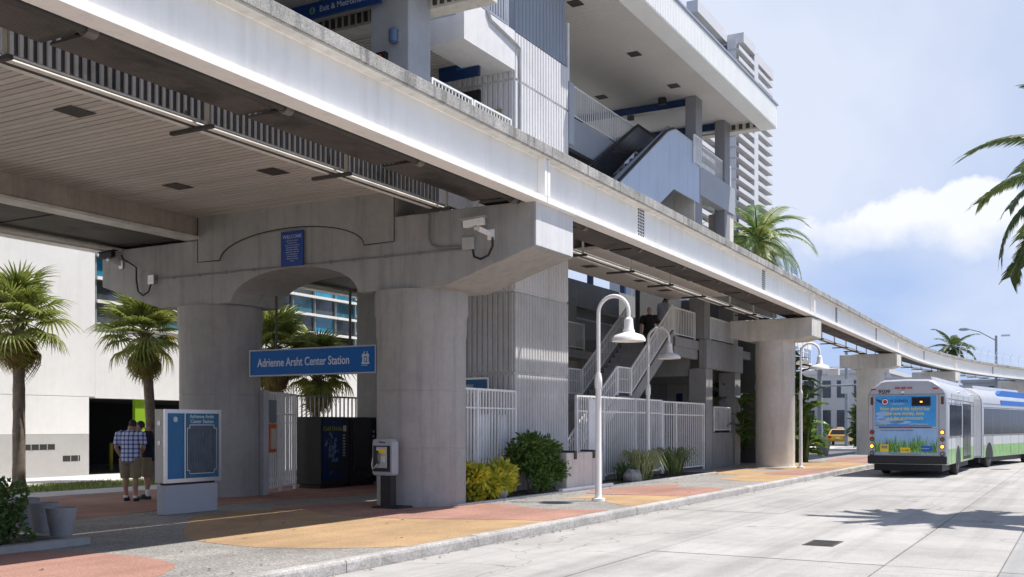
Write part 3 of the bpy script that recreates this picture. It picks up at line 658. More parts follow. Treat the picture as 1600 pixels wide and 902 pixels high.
ur3 = thing('escalator_gate', 'small white barred guard at the top end of the escalator', 'railing', (35.2,11.9,11))
railing(ur3, (34.55,11.93,10.95), (35.25,11.93,10.95), 1.0, .08, .12)
sp_ = thing('stair_guard', 'white barred guard at the corner of the ribbed tower', 'railing', (24.9,12.05,11))
railing(sp_, (24.72,12.6,10.95), (24.72,12.05,10.95), 1.55, .1, .14)
obj('parapet', MB().box(24.70,25.0,12.0,12.3,9.3,10.95), conc_up, sp_)
es = thing('escalator', 'escalator with pale blue metal side panels climbing to the upper landing', 'escalator', (31,12.6,8))
def etop(x): return 8.23+.625*(x-27) if x < 32.1 else (11.42+.28*(x-32.1)/.7 if x < 32.8 else 11.70)
def ebot(x): return max(7.2, 9.0+(x-31.46)*.56) if x < 32.65 else 9.67
xs_ = [26.6,27.6,28.6,29.6,30.3,31.15,32.2,33.1,34.0,34.6,35.26]
for a, b in zip(xs_[:-1], xs_[1:]):
    k = [a+.004+(b-a-.008)*i/4 for i in range(5)]
    if a < 32.65 < b: k = sorted(k+[32.65, 32.1 if a < 32.1 else 32.66])
    obj('side_panel', MB().prism([(q, ebot(q)) for q in k] + [(q, etop(q)) for q in reversed(k)], 'y', 11.97, 12.03), metalb, es)
obj('handrail', MB().tube([(x, 12.05, etop(x)+.05) for x in (26.6,28,30,32.1,32.5,32.85,33.5,34.5)], .045, 8), black_m, es, smooth=True)
obj('handrail_trim', MB().tube([(x, 12.0, etop(x)+.0) for x in (26.6,28,30,32.1,32.5,32.85,33.5,34.5)], .035, 6), alu, es, smooth=True)
def inc(x): return 8.0+.625*(x-27.4)
bp = [(26.6,7.9),(27.4,8.0),(32.2,inc(32.2)),(34.4,11.0),(34.4,11.85),(32.4,11.85),(32.0,inc(32.0)+.75),(27.4,8.9),(26.6,8.7)]
obj('far_balustrade', MB().prism(bp, 'y', 13.15, 13.2), M('dark balustrade',(.05,.05,.06),.25,.1), es)
obj('near_balustrade', MB().prism([(x_, z_-.12) for x_, z_ in bp], 'y', 12.06, 12.1), M('dark balustrade',(.05,.05,.06)), es)
obj('handrail', MB().tube([(27.2,13.17,8.9),(32.0,13.17,inc(32.0)+.8),(32.4,13.17,11.9),(34.0,13.17,11.9)], .05, 8), black_m, es, smooth=True)
me = MB().box(0,.4,12.15,13.1,-.2,0).mesh('step', steel_dk)
for k in range(13): piece('step', me, (27.5+.4*k, 0, 8.05+.25*k), es)
# ------------------------------------------------------------------ lower concourse and stairs
cc = thing('concourse', 'grey concrete lower concourse with square columns beside the staircase', 'concourse', (39,14,.15))
obj('floor', MB().box(34.25,46,12.5,17.2,4.55,4.88), conc_grey, cc)
obj('edge_beam', MB().box(36.75,41.4,12.2,12.5,3.88,4.96), conc_grey, cc, bevel=.015)
obj('edge_beam', MB().box(34.25,36.74,12.55,12.75,4.2,4.9), conc_grey, cc)
for x0 in (36.9, 40.5): obj('column', MB().box(x0-.15,x0+.6,12.22,12.9,.1,3.879 if True else 0), conc_grey, cc, bevel=.02); 
for x0 in (36.9, 40.5): obj('column', MB().box(x0-.12,x0+.55,12.3,12.9,4.97,6.5), conc_grey, cc, bevel=.02)
obj('cross_beam', MB().box(40.9,41.3,12.91,17,3.5,4.54), conc_grey, cc); obj('cross_beam', MB().box(36.8,37.2,12.91,17,3.6,4.54), conc_grey, cc)
obj('door_wall', MB().box(41.4,41.6,12.5,17,.1,4.54), conc_grey, cc)
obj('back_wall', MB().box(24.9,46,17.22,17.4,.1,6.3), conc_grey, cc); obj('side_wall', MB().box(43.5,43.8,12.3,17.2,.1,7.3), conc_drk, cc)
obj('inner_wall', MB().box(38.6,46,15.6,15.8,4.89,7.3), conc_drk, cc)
obj('raised_floor', MB().box(37.6,41.4,12.95,17,.1,1.4), conc_grey, cc); obj('low_wall', MB().box(37.75,40.35,12.3,12.5,.1,1.47), conc_grey, cc)
door_p = M('beige door paint',(.42,.40,.37),.6,.05,1)
for y0, y1 in ((14.56,15.46),(13.2,14.05)):
    d = obj('door', MB().box(41.33,41.397,y0,y1,1.41,3.58), door_p, cc); obj('handle', MB().box(41.29,41.33,y0+.08,y0+.16,2.4,2.46), alu, d)
obj('door_notice', MB().box(41.31,41.329,14.78,15.05,2.5,3.1), blue_dk, cc)
crl = thing('concourse_railing', 'white railing on the concourse edge between the square columns', 'railing', (38.9,12.3,5))
railing(crl, (37.5,12.32,4.97), (40.35,12.32,4.97), .86, .08, .13)
cr2 = thing('concourse_railing', 'white railing at the top of the stairs facing the street', 'railing', (35.6,12.6,4.9))
railing(cr2, (34.35,12.62,4.9), (36.6,12.62,4.9), 1.02, .1, .17)
cr3 = thing('door_railing', 'short white railing on the low wall by the beige doors', 'railing', (39.2,12.4,1.5))
railing(cr3, (38.2,12.4,1.48), (40.3,12.4,1.48), .98, .1, .16)
stn = thing('staircase', 'concrete staircase with open railings climbing to the concourse', 'staircase', (30,13.4,.15))
SL = .638; LX0, LX1, LZ = 29.4, 30.5, 2.55
tread = MB().box(0,.30,12.72,14.25,-.19,0).mesh('step', conc)
for k in range(1, 13): piece('step', tread, (29.4-.295*k, 0, LZ-.19*k), stn)
obj('landing', MB().box(29.4,30.5,12.62,14.35,2.35,2.55), conc, stn)
for k in range(12): piece('step', tread, (30.5+.3*k, 0, LZ+.19*(k+1)), stn)
def stringer(y, m):
    pts = [(25.7,.15),(29.4,LZ-.28),(30.5,LZ-.28),(34.3,LZ+3.8*SL-.35),(34.3,LZ+3.8*SL+.14),(30.45,LZ+.12),(29.35,LZ+.12),(25.7,.38)]
    obj('stringer', MB().prism(pts, 'y', y, y+.1), m, stn)
stringer(12.58, conc_grey); stringer(14.3, conc_grey)
obj('support_wall', MB().box(30.6,30.9,12.7,14.3,.1,2.4), conc_grey, stn)
def stair_rail(y, lab):
    t = thing('stair_railing', lab, 'railing', (30, y, 2.5))
    railing(t, (25.8,y,.42), (29.35,y,LZ+.14), .88, .1, .13); railing(t, (29.4,y,LZ+.14), (30.45,y,LZ+.14), .88, .1, .13)
    railing(t, (30.5,y,LZ+.14), (34.25,y,LZ+3.75*SL+.16), .88, .1, .13)
    obj('grab_rail', MB().tube([(25.8,y+.06,1.0),(29.4,y+.06,LZ+.66),(30.5,y+.06,LZ+.66),(34.25,y+.06,LZ+3.75*SL+.68)], .02, 6), white_rail, t)
stair_rail(12.63, 'white stair railing on the street side of the staircase'); stair_rail(14.35, 'white stair railing on the far side of the staircase')
ur4 = thing('stair_railing', 'short white railing far back beyond the stair foot', 'railing', (30,16,5))
railing(ur4, (30.2,15.6,4.4), (33.3,15.6,4.4), .95, .1, .16)
obj('floor', MB().box(29.5,34.2,15.4,17.2,4.1,4.38), conc_grey, ur4)
pn = thing('pier_stub', 'shaded concrete haunch behind the staircase', 'wall', (28,16.4,0))
obj('haunch', MB().prism([(26.5,3.0),(29.4,3.4),(31.8,4.1),(31.8,5.0),(26.5,5.0)], 'y', 16.0, 16.9), conc, pn)
# ------------------------------------------------------------------ fences and gates
def picket_fence(t, p, q, z0, z1, pitch=.14, inner=.42, bw=.034, wide=()):
    p = Vector((*p, 0)); q = Vector((*q, 0)); d = q-p; L = d.length; n = int(round(L/pitch)); a = atan2(d.y, d.x)
    obj('top_rail', MB().bar(p+Vector((0,0,z1)), q+Vector((0,0,z1)), .045, .05), white_rail, t)
    obj('upper_rail', MB().bar(p+Vector((0,0,z1-inner)), q+Vector((0,0,z1-inner)), .035, .035), white_rail, t)
    obj('bottom_rail', MB().bar(p+Vector((0,0,z0+.08)), q+Vector((0,0,z0+.08)), .04, .04), white_rail, t)
    me = MB().box(-bw/2,bw/2,-bw/2,bw/2,z0+.06,z1).mesh('picket', white_rail); pm = MB().box(-.035,.035,-.035,.035,.1,z1+.02).mesh('post', white_rail)
    for k in range(n+1):
        c = p+d*(k/n); piece('post' if k in (0, n) or k in wide else 'picket', pm if k in (0, n) or k in wide else me, c, t, (0,0,a))
f1 = thing('picket_fence', 'white metal picket fence between the round column and the ribbed tower', 'fence', (20,12,.15), 'white picket fences')
picket_fence(f1, (18.25,11.98), (21.66,11.98), .25, 2.57, .135, wide=(12,))
f2 = thing('picket_fence', 'long white metal picket fence in front of the staircase', 'fence', (29,12.2,.15), 'white picket fences')
picket_fence(f2, (25.55,12.2), (32.05,12.2), .25, 2.57, .15, wide=(6,12,28))
obj('return_panel', MB().box(26.3,26.75,12.16,12.18,.4,2.5), white_rail, f2)
g3 = thing('picket_gate', 'white metal picket gate beside the square concourse columns', 'gate', (34.2,12.2,.15), 'white picket gates')
picket_fence(g3, (32.15,12.2), (36.4,12.2), .2, 2.54, .21, wide=(6,))
g1 = thing('picket_gate', 'open white gate leaf between the round columns', 'gate', (17.95,16.6,.15), 'white picket gates')
picket_fence(g1, (17.98,16.58), (19.95,17.38), .2, 2.52, .15, .5, .035, wide=(7,))
obj('gate_post', MB().box(17.82,17.98,16.44,16.60,.15,2.56), M('grey gate steel',(.45,.45,.46),.6,.1,2), g1); 
def on_gate(t0, t1, z0, z1, d):
    a = Vector((17.98,16.58)); u = Vector((19.95-17.98,17.38-16.58)).normalized(); n = Vector((u.y,-u.x))
    b = MB(); q0 = a+u*t0+n*d; q1 = a+u*t1+n*d; q2 = q1+n*.03; q3 = q0+n*.03
    b.prism([(q.x,q.y) for q in (q0,q1,q2,q3)], 'z', z0, z1); return b
pb = thing('notice_box', 'orange framed notice box on the open white gate', 'notice', (18.2,16.6,1.2))
obj('frame', on_gate(.12,.62,1.12,1.78,.04), orange_m, pb); obj('sheet', on_gate(.22,.53,1.2,1.68,.072), M('cream paper',(.6,.56,.45),.8,.05,4), pb)
pg_ = thing('lock_plate', 'grey metal plate on the open white gate', 'plate', (18.3,16.7,1.9)); obj('plate', on_gate(.1,.65,1.82,2.35,.03), M('blue grey plate',(.22,.24,.27),.6,.1,2), pg_, bevel=.004)
f3 = thing('picket_fence', 'shaded metal picket fence behind the vending machines', 'fence', (26,18.4,.15), 'white picket fences')
gm_ = white_rail; white_rail = M('grey fence paint',(.34,.34,.34),.6,.05,2)
picket_fence(f3, (22.4,20.1), (30.5,20.1), .25, 2.62, .2, .8)
picket_fence(f3, (22.4,20.1), (19.8,19.3), .25, 2.62, .2, .8)
white_rail = gm_
for i, (x0, x1) in enumerate(((19.85,20.55),(20.95,21.35))):
    n_ = thing('paper_notice', ('wide','narrow')[i]+' white paper notice behind the pickets next to the tower', 'notice', (x0,12.05,1.2)); obj('sheet', MB().box(x0,x1,12.02,12.03,1.0+.1*i,2.0), M('white board',(.8,.8,.82),.6,.02), n_)

# ------------------------------------------------------------------ signs, kiosk, phone, vending machines, planters, lamps
ss = thing('station_sign', 'long blue station name sign hung between the two round columns', 'sign', (16.9,14.2,2.8))
obj('panel', MB().box(16.80,16.92,12.52,15.88,2.84,3.36), blue_sign, ss)
b = MB()
for y0,y1,z0,z1 in ((12.49,15.91,2.81,2.84),(12.49,15.91,3.36,3.39),(12.49,12.52,2.84,3.36),(15.88,15.91,2.84,3.36)): b.box(16.785,16.93,y0,y1,z0,z1)
obj('frame', b, M('dim sign frame',(.34,.36,.40),.5,.05), ss)
text('lettering', 'Adrienne Arsht Center Station', .255, (16.797,15.68,3.02), FX, M('sign lettering grey',(.50,.56,.64),.5,0), ss, spacing=.98, sx=.80)
em = M('sign emblem grey',(.45,.52,.6),.5,0); b = MB()
b.box(16.79,16.797,12.66,12.86,3.0,3.04).box(16.79,16.797,12.68,12.72,3.04,3.16).box(16.79,16.797,12.80,12.84,3.04,3.16).prism([(12.65,3.16),(12.87,3.16),(12.82,3.22),(12.76,3.20),(12.70,3.22)],'x',16.79,16.797).box(16.79,16.797,12.74,12.78,3.06,3.14).box(16.79,16.797,12.71,12.73,3.22,3.26).box(16.79,16.797,12.78,12.80,3.22,3.26)
obj('emblem', b, em, ss); text('small_lettering', 'METROMOVER', .028, (16.797,12.87,2.965), FX, em, ss, sx=.9)
obj('hanger', MB().box(16.86,16.9,13.2,13.24,3.39,4.55), steel_dk, ss); obj('hanger', MB().box(16.86,16.9,15.2,15.24,3.39,4.55), steel_dk, ss)
ws = thing('welcome_sign', 'small dark blue welcome notice on the arched pier beam', 'sign', (16.56,14.47,5.1))
obj('panel', MB().box(16.535,16.56,14.17,14.78,5.09,5.82), M('welcome blue', srgb(12,58,140), .5, .04), ws)
dl = M('welcome lettering',(.42,.50,.66),.5,0)
text('lettering','WELCOME',.105,(16.533,14.475,5.67),FX,dl,ws,'CENTER')
for i, s_ in enumerate(('FOR YOUR PROTECTION','This area is under','24 hour video monitoring','by cameras and police','Please report anything','suspicious to station staff','or by using the phone','located on platform','Thank you for riding','with us')):
    text('small_lettering', s_, .036 if i else .03, (16.533,14.475,5.61-.047*i), FX, dl, ws, 'CENTER')
kk = thing('map_kiosk', 'blue station map kiosk with aluminium frame on a concrete base', 'kiosk', (13.55,14.4,.15))
obj('base', MB().box(12.92,14.2,14.25,14.45,.15,.68), conc_up, kk, bevel=.015)
obj('cabinet', MB().box(12.90,14.27,14.26,14.48,.72,2.04), M('cream cabinet side',(.52,.50,.46),.5,.05,2), kk, bevel=.012)
obj('foot', MB().box(12.98,14.15,14.28,14.42,.68,.72), black_m, kk)
b = MB()
for x0,x1,z0,z1 in ((12.9,14.27,.72,.79),(12.9,14.27,1.97,2.04),(12.9,12.965,.79,1.97),(14.205,14.27,.79,1.97),(13.36,13.385,.79,1.97)): b.box(x0,x1,14.225,14.259,z0,z1)
obj('frame', b, alu, kk)
obj('panel', MB().box(12.965,13.36,14.245,14.259,.79,1.97), blue_lt, kk); obj('panel', MB().box(13.385,14.205,14.245,14.259,.79,1.97), M('kiosk map field', srgb(30,92,125), .3, .05,4), kk)
mp_ = [(13.44,.90),(13.40,.90),(13.40,.96)]
b = MB(); pts = [(13.43,.93),(13.49,.93),(13.49,.87),(14.09,.87),(14.09,.93),(14.15,.93),(14.15,1.70),(14.09,1.70),(14.09,1.76),(13.49,1.76),(13.49,1.70),(13.43,1.70)]
obj('map', MB().prism(pts,'y',14.236,14.245), M('faded dark map',(.055,.075,.10),.35,.35,5), kk)
for a,c in zip(pts, pts[1:]+pts[:1]): b.bar((a[0],14.236,a[1]),(c[0],14.236,c[1]),.012,.012)
obj('map_border', b, alu, kk)
text('lettering','Adrienne Arsht',.095,(13.80,14.243,1.885),FY,M('kiosk lettering',(.45,.58,.62),.5,0),kk,'CENTER'); text('lettering','Center Station',.095,(13.80,14.243,1.795),FY,M('kiosk lettering',(.45,.58,.62)),kk,'CENTER')
for k in range(9):
    obj('map_line', MB().bar((13.46+.07*k,14.233,.95),(13.5+.065*k+.05*sin(k*2.1),14.233,1.65),.006,.006), M('map line grey',(.16,.20,.24),.5,0), kk)
b = MB().lathe([(.05,0),(.05,.008)],(0,0,0),16); b.v = [(13.16+x,14.245-z,1.86+y) for x,y,z in b.v]; obj('emblem', b, M('kiosk lettering',(.45,.58,.62)), kk)
for z in (1.80,1.45): obj('lock', MB().box(12.89,12.90,14.33,14.40,z-.05,z+.03), galv, kk)
ph = thing('pay_phone', 'grey pay phone on a black pedestal against the round column', 'phone', (16.25,11.78,.15))
obj('pedestal', MB().box(16.12,16.30,11.64,11.90,.15,.82), black_m, ph, bevel=.02); obj('base_plate', MB().box(16.0,16.5,11.40,12.0,.15,.19), black_m, ph)
sh = [(11.60,.78),(12.03,.78),(12.06,.82),(12.06,1.42),(12.02,1.49),(11.64,1.49),(11.58,1.42),(11.58,.82)]
obj('hood', MB().prism(sh,'x',16.08,16.30), M('phone shell',(.36,.37,.41),.4,.05,3), ph, bevel=.03)
obj('recess', MB().box(16.060,16.08,11.63,12.02,.86,1.36), black_m, ph); 
tel = obj('telephone', MB().box(16.02,16.06,11.68,11.92,.93,1.34), M('phone steel',(.42,.42,.42),.35,.1,5,metal=.6), ph, bevel=.008)
obj('keypad', MB().box(16.008,16.02,11.71,11.80,1.04,1.16), M('key buttons',(.6,.6,.55),.5,.3,40), tel); obj('card', MB().box(16.008,16.02,11.70,11.88,1.22,1.29), yellow_m, tel)
obj('handset', MB().tube([(15.99,11.87,1.02),(15.975,11.87,1.08),(15.975,11.87,1.2),(15.99,11.87,1.26)],[.03,.02,.02,.03],8), black_m, ph, smooth=True)
obj('cord', MB().tube([(16.0,11.87,1.02),(15.98,11.93,.93),(15.98,11.98,.92),(15.99,12.0,1.0),(16.0,11.98,1.12)],.01,6), galv, ph)
text('lettering','Phone',.06,(16.076,11.82,1.41),FX,black_m,ph,'CENTER')
def vending(x0, lab, blue):
    t = thing('vending_machine', lab, 'vending machine', (x0+.6,17.1,.15), 'vending machines')
    obj('cabinet', MB().box(x0,x0+1.14,16.76,17.55,.25,1.97), black_m, t, bevel=.015); obj('feet', MB().box(x0+.05,x0+1.08,16.82,17.5,.15,.25), black_m, t)
    if blue:
        obj('front_panel', MB().box(x0+.05,x0+.80,16.735,16.76,.38,1.92), M('dark blue drink print', srgb(12,32,74), .3, .35, 4), t)
        sp = MB(); random.seed(3)
        for k in range(60):
            cx_ = x0+.42+random.gauss(0,.10); cz_ = 1.1+random.gauss(0,.28); s_ = random.uniform(.01,.05)
            sp.poly([(cx_+s_*cos(a_)*random.uniform(.5,1.3),16.731,cz_+s_*sin(a_)*random.uniform(.6,2)) for a_ in [2*pi*j/7 for j in range(7)]])
        o_ = obj('splash_print', sp, M('pale splash print',(.16,.22,.34),.3,.3,8), t); o_['kind'] = 'stuff'
        text('lettering','Cold Drinks',.16,(x0+.06,16.732,1.62),FY,M('yellow green print', srgb(140,150,30), .5, 0),t,sx=.95)
        for k in range(8): obj('button', MB().box(x0+.87,x0+.96,16.745,16.76,1.48-.075*k,1.52-.075*k), M('pale buttons',(.30,.32,.34),.4,0), t)
        obj('coin_slot', MB().box(x0+.88,x0+1.0,16.745,16.76,1.6,1.75), galv, t); obj('delivery_flap', MB().box(x0+.3,x0+.7,16.725,16.735,.62,.82), black_m, t)
    else:
        obj('front_panel', MB().box(x0+.05,x0+.85,16.735,16.76,.38,1.92), M('dark vending front',(.018,.018,.022),.25,.2,3), t)
        for k in range(4): obj('button', MB().box(x0+.95,x0+1.02,16.745,16.76,1.55-.12*k,1.62-.12*k), M('pale buttons',(.30,.32,.34)), t)
        obj('delivery_flap', MB().box(x0+.2,x0+.8,16.725,16.735,.5,.68), black_m, t)
vending(20.22, 'dark cold drinks machine with a blue splash front between the columns', True)
vending(21.42, 'plain black vending machine close to the square station column', False)
pm_ = M('planter concrete',(.27,.27,.28),.85,.15,2,.3,60,speck=.15)
for i, (px_, py_) in enumerate(((9.31,12.27),(9.78,13.28),(10.25,14.35))):
    t = thing('concrete_planter', ('nearest grey tapered concrete planter standing clear on the pavement','middle grey tapered concrete planter of the row of three','grey tapered concrete planter half behind the clipped hedge')[i], 'planter', (px_,py_,.15), 'concrete planters in a row')
    obj('pot', MB().lathe([(.12,.0),(.13,.03),(.205,.46),(.21,.475),(.195,.475),(.187,.43),(.01,.425)], (px_,py_,.15), 28, cap1=False), pm_, t, smooth=True)
    obj('foot', MB().lathe([(.10,-.005),(.10,.02)], (px_,py_,.15), 16), galv, t)
    obj('soil', MB().lathe([(.187,.425),(.185,.43)], (px_,py_,.15), 20), soil, t)
def gooseneck(x, y, top, lab, grp='white gooseneck lamps'):
    t = thing('street_lamp', lab, 'street lamp', (x,y,.15), grp); k = top/4.34
    obj('pole', MB().lathe([(.14,0),(.14,.06),(.075,.07),(.068,.1),(.06,2.0*k),(.06,2.4*k)], (x,y,.15), 16), white_p, t, smooth=True)
    obj('collar', MB().lathe([(.06,2.38*k),(.08,2.42*k),(.08,2.6*k),(.055,2.72*k)], (x,y,.15), 16), white_p, t, smooth=True)
    R = .345; zc = .15+top-R
    pts = [(x,y,.15+2.65*k),(x,y,zc)] + [(x, y-R+R*cos(a), zc+R*sin(a)) for a in [pi*i/14 for i in range(1,15)]] + [(x,y-2*R,zc-.16)]
    obj('neck', MB().tube(pts,.042,10), white_p, t, smooth=True)
    hz = zc-.14; c = (x,y-2*R,hz)
    hd = obj('lamp_shade', MB().lathe([(.05,.02),(.09,-.02),(.105,-.22),(.125,-.25),(.125,-.29),(.16,-.31),(.30,-.36),(.345,-.42),(.355,-.48),(.34,-.48),(.31,-.41),(.14,-.34),(.08,-.30)], c, 32, cap1=True), white_p, t, smooth=True)
    obj('bulb', MB().ball((c[0],c[1],c[2]-.37),.07,7), M('frosted bulb',(.75,.74,.68),.3,0), hd, smooth=True)
gooseneck(19.89,8.98,4.32,'nearest white gooseneck street lamp on the pavement in front of the fence')
gooseneck(30.0,11.85,4.62,'white gooseneck street lamp rising from the planting bed by the stairs')
gooseneck(38.71,9.22,4.65,'white gooseneck street lamp close to the round guideway pier')
gooseneck(66.0,11.1,5.3,'distant white gooseneck street lamp partly hidden above the bus roof')
# ------------------------------------------------------------------ people
def remeshed(mb, vox, it=4):
    me = mb.mesh('tmp', [black_m]); o = bpy.data.objects.new('tmp', me); COL.objects.link(o)
    r = o.modifiers.new('r','REMESH'); r.mode = 'VOXEL'; r.voxel_size = vox
    s_ = o.modifiers.new('s','SMOOTH'); s_.iterations = it; s_.factor = .5
    bpy.context.view_layer.update()
    out = bpy.data.meshes.new_from_object(o.evaluated_get(bpy.context.evaluated_depsgraph_get()))
    bpy.data.objects.remove(o); bpy.data.meshes.remove(me)
    out.polygons.foreach_set('use_smooth',[True]*len(out.polygons)); return out
def ell(c, rx, ry, n=16, tilt=0): return [(c[0]+rx*cos(2*pi*j/n), c[1]+ry*sin(2*pi*j/n), c[2]+tilt*ry*sin(2*pi*j/n)) for j in range(n)]
skin = M('skin',(.42,.24,.17),.55,.06,8); hair_d = M('dark hair',(.025,.018,.014),.7,.2,20); denim = M('dark trousers',(.03,.03,.035),.8,.1,10)
def plaid():
    m = bpy.data.materials.new('blue plaid cotton'); m.use_nodes = True; nt = m.node_tree; N = nt.nodes; L = nt.links; b = N['Principled BSDF']; b.inputs['Roughness'].default_value = .9
    tc = N.new('ShaderNodeTexCoord'); sp = N.new('ShaderNodeSeparateXYZ'); L.new(tc.outputs['Object'], sp.inputs[0])
    def bands(out, fr, w):
        a = N.new('ShaderNodeMath'); a.operation='MULTIPLY'; L.new(out,a.inputs[0]); a.inputs[1].default_value = fr
        c = N.new('ShaderNodeMath'); c.operation='FRACT'; L.new(a.outputs[0],c.inputs[0])
        d = N.new('ShaderNodeMath'); d.operation='LESS_THAN'; L.new(c.outputs[0],d.inputs[0]); d.inputs[1].default_value = w; return d.outputs[0]
    h = bands(sp.outputs[2], 11, .38); v = bands(sp.outputs[0], 11, .38)
    ad = N.new('ShaderNodeMath'); ad.operation='ADD'; L.new(h,ad.inputs[0]); L.new(v,ad.inputs[1])
    ml = N.new('ShaderNodeMath'); ml.operation='MULTIPLY'; L.new(ad.outputs[0],ml.inputs[0]); ml.inputs[1].default_value=.5
    cr = N.new('ShaderNodeValToRGB'); cr.color_ramp.elements[0].color=(.62,.66,.78,1); cr.color_ramp.elements[1].color=(.04,.06,.22,1); e=cr.color_ramp.elements.new(.5); e.color=(.20,.26,.50,1)
    L.new(ml.outputs[0],cr.inputs[0]); L.new(cr.outputs[0],b.inputs['Base Color']); return m
def person(label, loc, heading, h, shirt, lower, shorts=True, hair=hair_d, bald=False, cap_=None, arms=((-.1,.0),(.1,.0)), legs=((-.02,0),(.04,0)), bulk=1., headpitch=.1, elbow=None):
    k = h/1.78; t = thing('person', label, 'person', loc); t.rotation_euler.z = heading
    WP[t.name] = Vector((0,0,0))      # parts are built in the figure's own frame: +Y ahead, +X to its right
    def sc(b): b.v = [(x*k, y*k, z*k) for x,y,z in b.v]; return b
    def leg(b, sgn, dy, r0, z0, zend, extra=0):
        hip = Vector((sgn*.10*bulk, 0, .92)); kn = Vector((sgn*.115, dy*.6+.02, .50)); an = Vector((sgn*.12, dy, .09))
        pts = [hip, hip.lerp(kn,.5), kn, kn.lerp(an,.35)+Vector((0,-.015,0)), kn.lerp(an,.75), an]; rr = [.098*bulk+extra,.085*bulk+extra,.062+extra,.062+extra,.045+extra,.04+extra]
        b.tube([p for p in pts if p.z >= zend-.001] if zend > .1 else pts, rr[:len([p for p in pts if p.z >= zend-.001])] if zend > .1 else rr, 12)
        return an
    def arm(b, sgn, a, ext, to=1.0):
        sh_ = Vector((sgn*.205*bulk, 0, 1.43)); el = elbow[0 if sgn<0 else 1] if elbow and elbow[0 if sgn<0 else 1] else (sh_+Vector((sgn*.05, a[0]*.2, -.29)), sh_+Vector((sgn*.03, a[0], -.53+a[1])))
        e, w_ = el; 
        if to >= 1: b.tube([sh_-Vector((sgn*.05,0,0)), sh_, sh_.lerp(e,.5), e, e.lerp(w_,.4), w_], [.06*bulk,.06*bulk,.052,.044,.042,.03], 10)
        else: b.tube([sh_-Vector((sgn*.06,0,-.005)), sh_, sh_.lerp(e,to), sh_.lerp(e,to+.08)], [.066*bulk+ext,.07*bulk+ext,.064+ext,.062+ext], 10)
        return e, w_
    body = MB()
    body.loft([ell((0,0,z),rx*bulk,ry*bulk) for z,rx,ry in ((.82,.13,.10),(.92,.165,.118),(1.02,.155,.112),(1.15,.15,.11),(1.30,.175,.118),(1.42,.185,.105),(1.48,.12,.08),(1.51,.06,.06))])
    body.tube([(0,-.01,1.46),(0,.01,1.53),(0,.02,1.60)],[.06,.055,.06],12)
    hp = headpitch; hc = Vector((0,.035+hp*.12,1.665-hp*.04))
    body.loft([ell((hc.x,hc.y+dy-hp*dz*0,hc.z+dz),rx,ry,16) for dz,rx,ry,dy in ((-.115,.03,.035,.045),(-.095,.05,.06,.03),(-.05,.066,.08,.012),(.0,.074,.093,.0),(.05,.073,.092,-.006),(.09,.055,.07,-.01),(.112,.02,.03,-.01))])
    body.ball((hc.x,hc.y+.10,hc.z-.015),.018,6,0,(.8,1.2,1.3)); body.ball((hc.x-.077,hc.y,hc.z-.01),.022,6,0,(.5,.9,1.4)); body.ball((hc.x+.077,hc.y,hc.z-.01),.022,6,0,(.5,.9,1.4))
    ankles = []
    for sgn, (dy, _) in zip((-1,1), legs): ankles.append(leg(body, sgn, dy, 0, 0, 0))
    hands = []
    for sgn, a in zip((-1,1), arms):
        e, w_ = arm(body, sgn, a, 0); d = (w_-e).normalized(); n = Vector((0,1,0)); side = d.cross(n).normalized()
        body.ball(tuple(w_+d*.045),.036,6,0,(.7,1.0,1.3))
        for i in range(4):
            p0 = w_+d*.075+n*(.030-.02*i); ln = (.062,.074,.07,.055)[i]; body.tube([p0, p0+d*ln*.5-side*.006*sgn, p0+d*ln-side*.02*sgn],[.0095,.009,.007],6)
        p0 = w_+d*.03+n*.032; body.tube([p0, p0+d*.03+n*.02, p0+d*.06+n*.022],[.011,.010,.008],6)
    me = remeshed(sc(body), .0115, 3); me.materials.clear(); me.materials.append(skin)
    def add(nm, me_, m):
        me_.materials.clear(); me_.materials.append(m); o = bpy.data.objects.new(nm, me_); COL.objects.link(o); o.parent = t; return o
    add('body', me, skin)
    sb = MB(); sb.loft([ell((0,0,z),rx*bulk,ry*bulk) for z,rx,ry in ((.84,.188,.145),(.92,.19,.142),(1.02,.182,.138),(1.15,.176,.134),(1.30,.196,.138),(1.42,.203,.122),(1.485,.135,.095),(1.515,.078,.075))])
    for sgn, a in zip((-1,1), arms): arm(sb, sgn, a, .016, .72)
    add('shirt', remeshed(sc(sb), .013, 3), shirt)
    lo = MB(); lo.loft([ell((0,0,z),rx*bulk,ry*bulk) for z,rx,ry in ((.80,.15,.115),(.90,.182,.135),(1.0,.172,.128))])
    for sgn, (dy,_) in zip((-1,1), legs):
        hip = Vector((sgn*.10*bulk,0,.92)); kn = Vector((sgn*.118,dy*.6+.02,.50)); an = Vector((sgn*.12,dy,.09))
        if shorts: lo.tube([hip, hip.lerp(kn,.5), hip.lerp(kn,1.02)], [.115*bulk,.108*bulk,.10*bulk], 14)
        else: lo.tube([hip, hip.lerp(kn,.5), kn, kn.lerp(an,.5), an], [.112*bulk,.10,.078,.072,.068], 14)
    add('shorts' if shorts else 'trousers', remeshed(sc(lo), .013, 2), lower)
    for sgn, an in zip((-1,1), ankles):
        s_ = MB(); s_.loft([[(an.x+w2*cos(q)*1.0, an.y+.055+l2*sin(q), z) for q in [2*pi*j/16 for j in range(16)]] for z,w2,l2 in ((.0,.046,.135),(.02,.05,.14),(.05,.048,.13),(.075,.042,.09),(.10,.04,.06))])
        o = bpy.data.objects.new('shoe', sc(s_).mesh('shoe', black_m, True)); COL.objects.link(o); o.parent = t
        if not bald and shorts:
            q_ = MB().tube([(an.x,an.y,.07),(an.x,an.y,.22 if cap_ else .12)],[.047,.05],12); o = bpy.data.objects.new('sock', sc(q_).mesh('sock', white_let, True)); COL.objects.link(o); o.parent = t
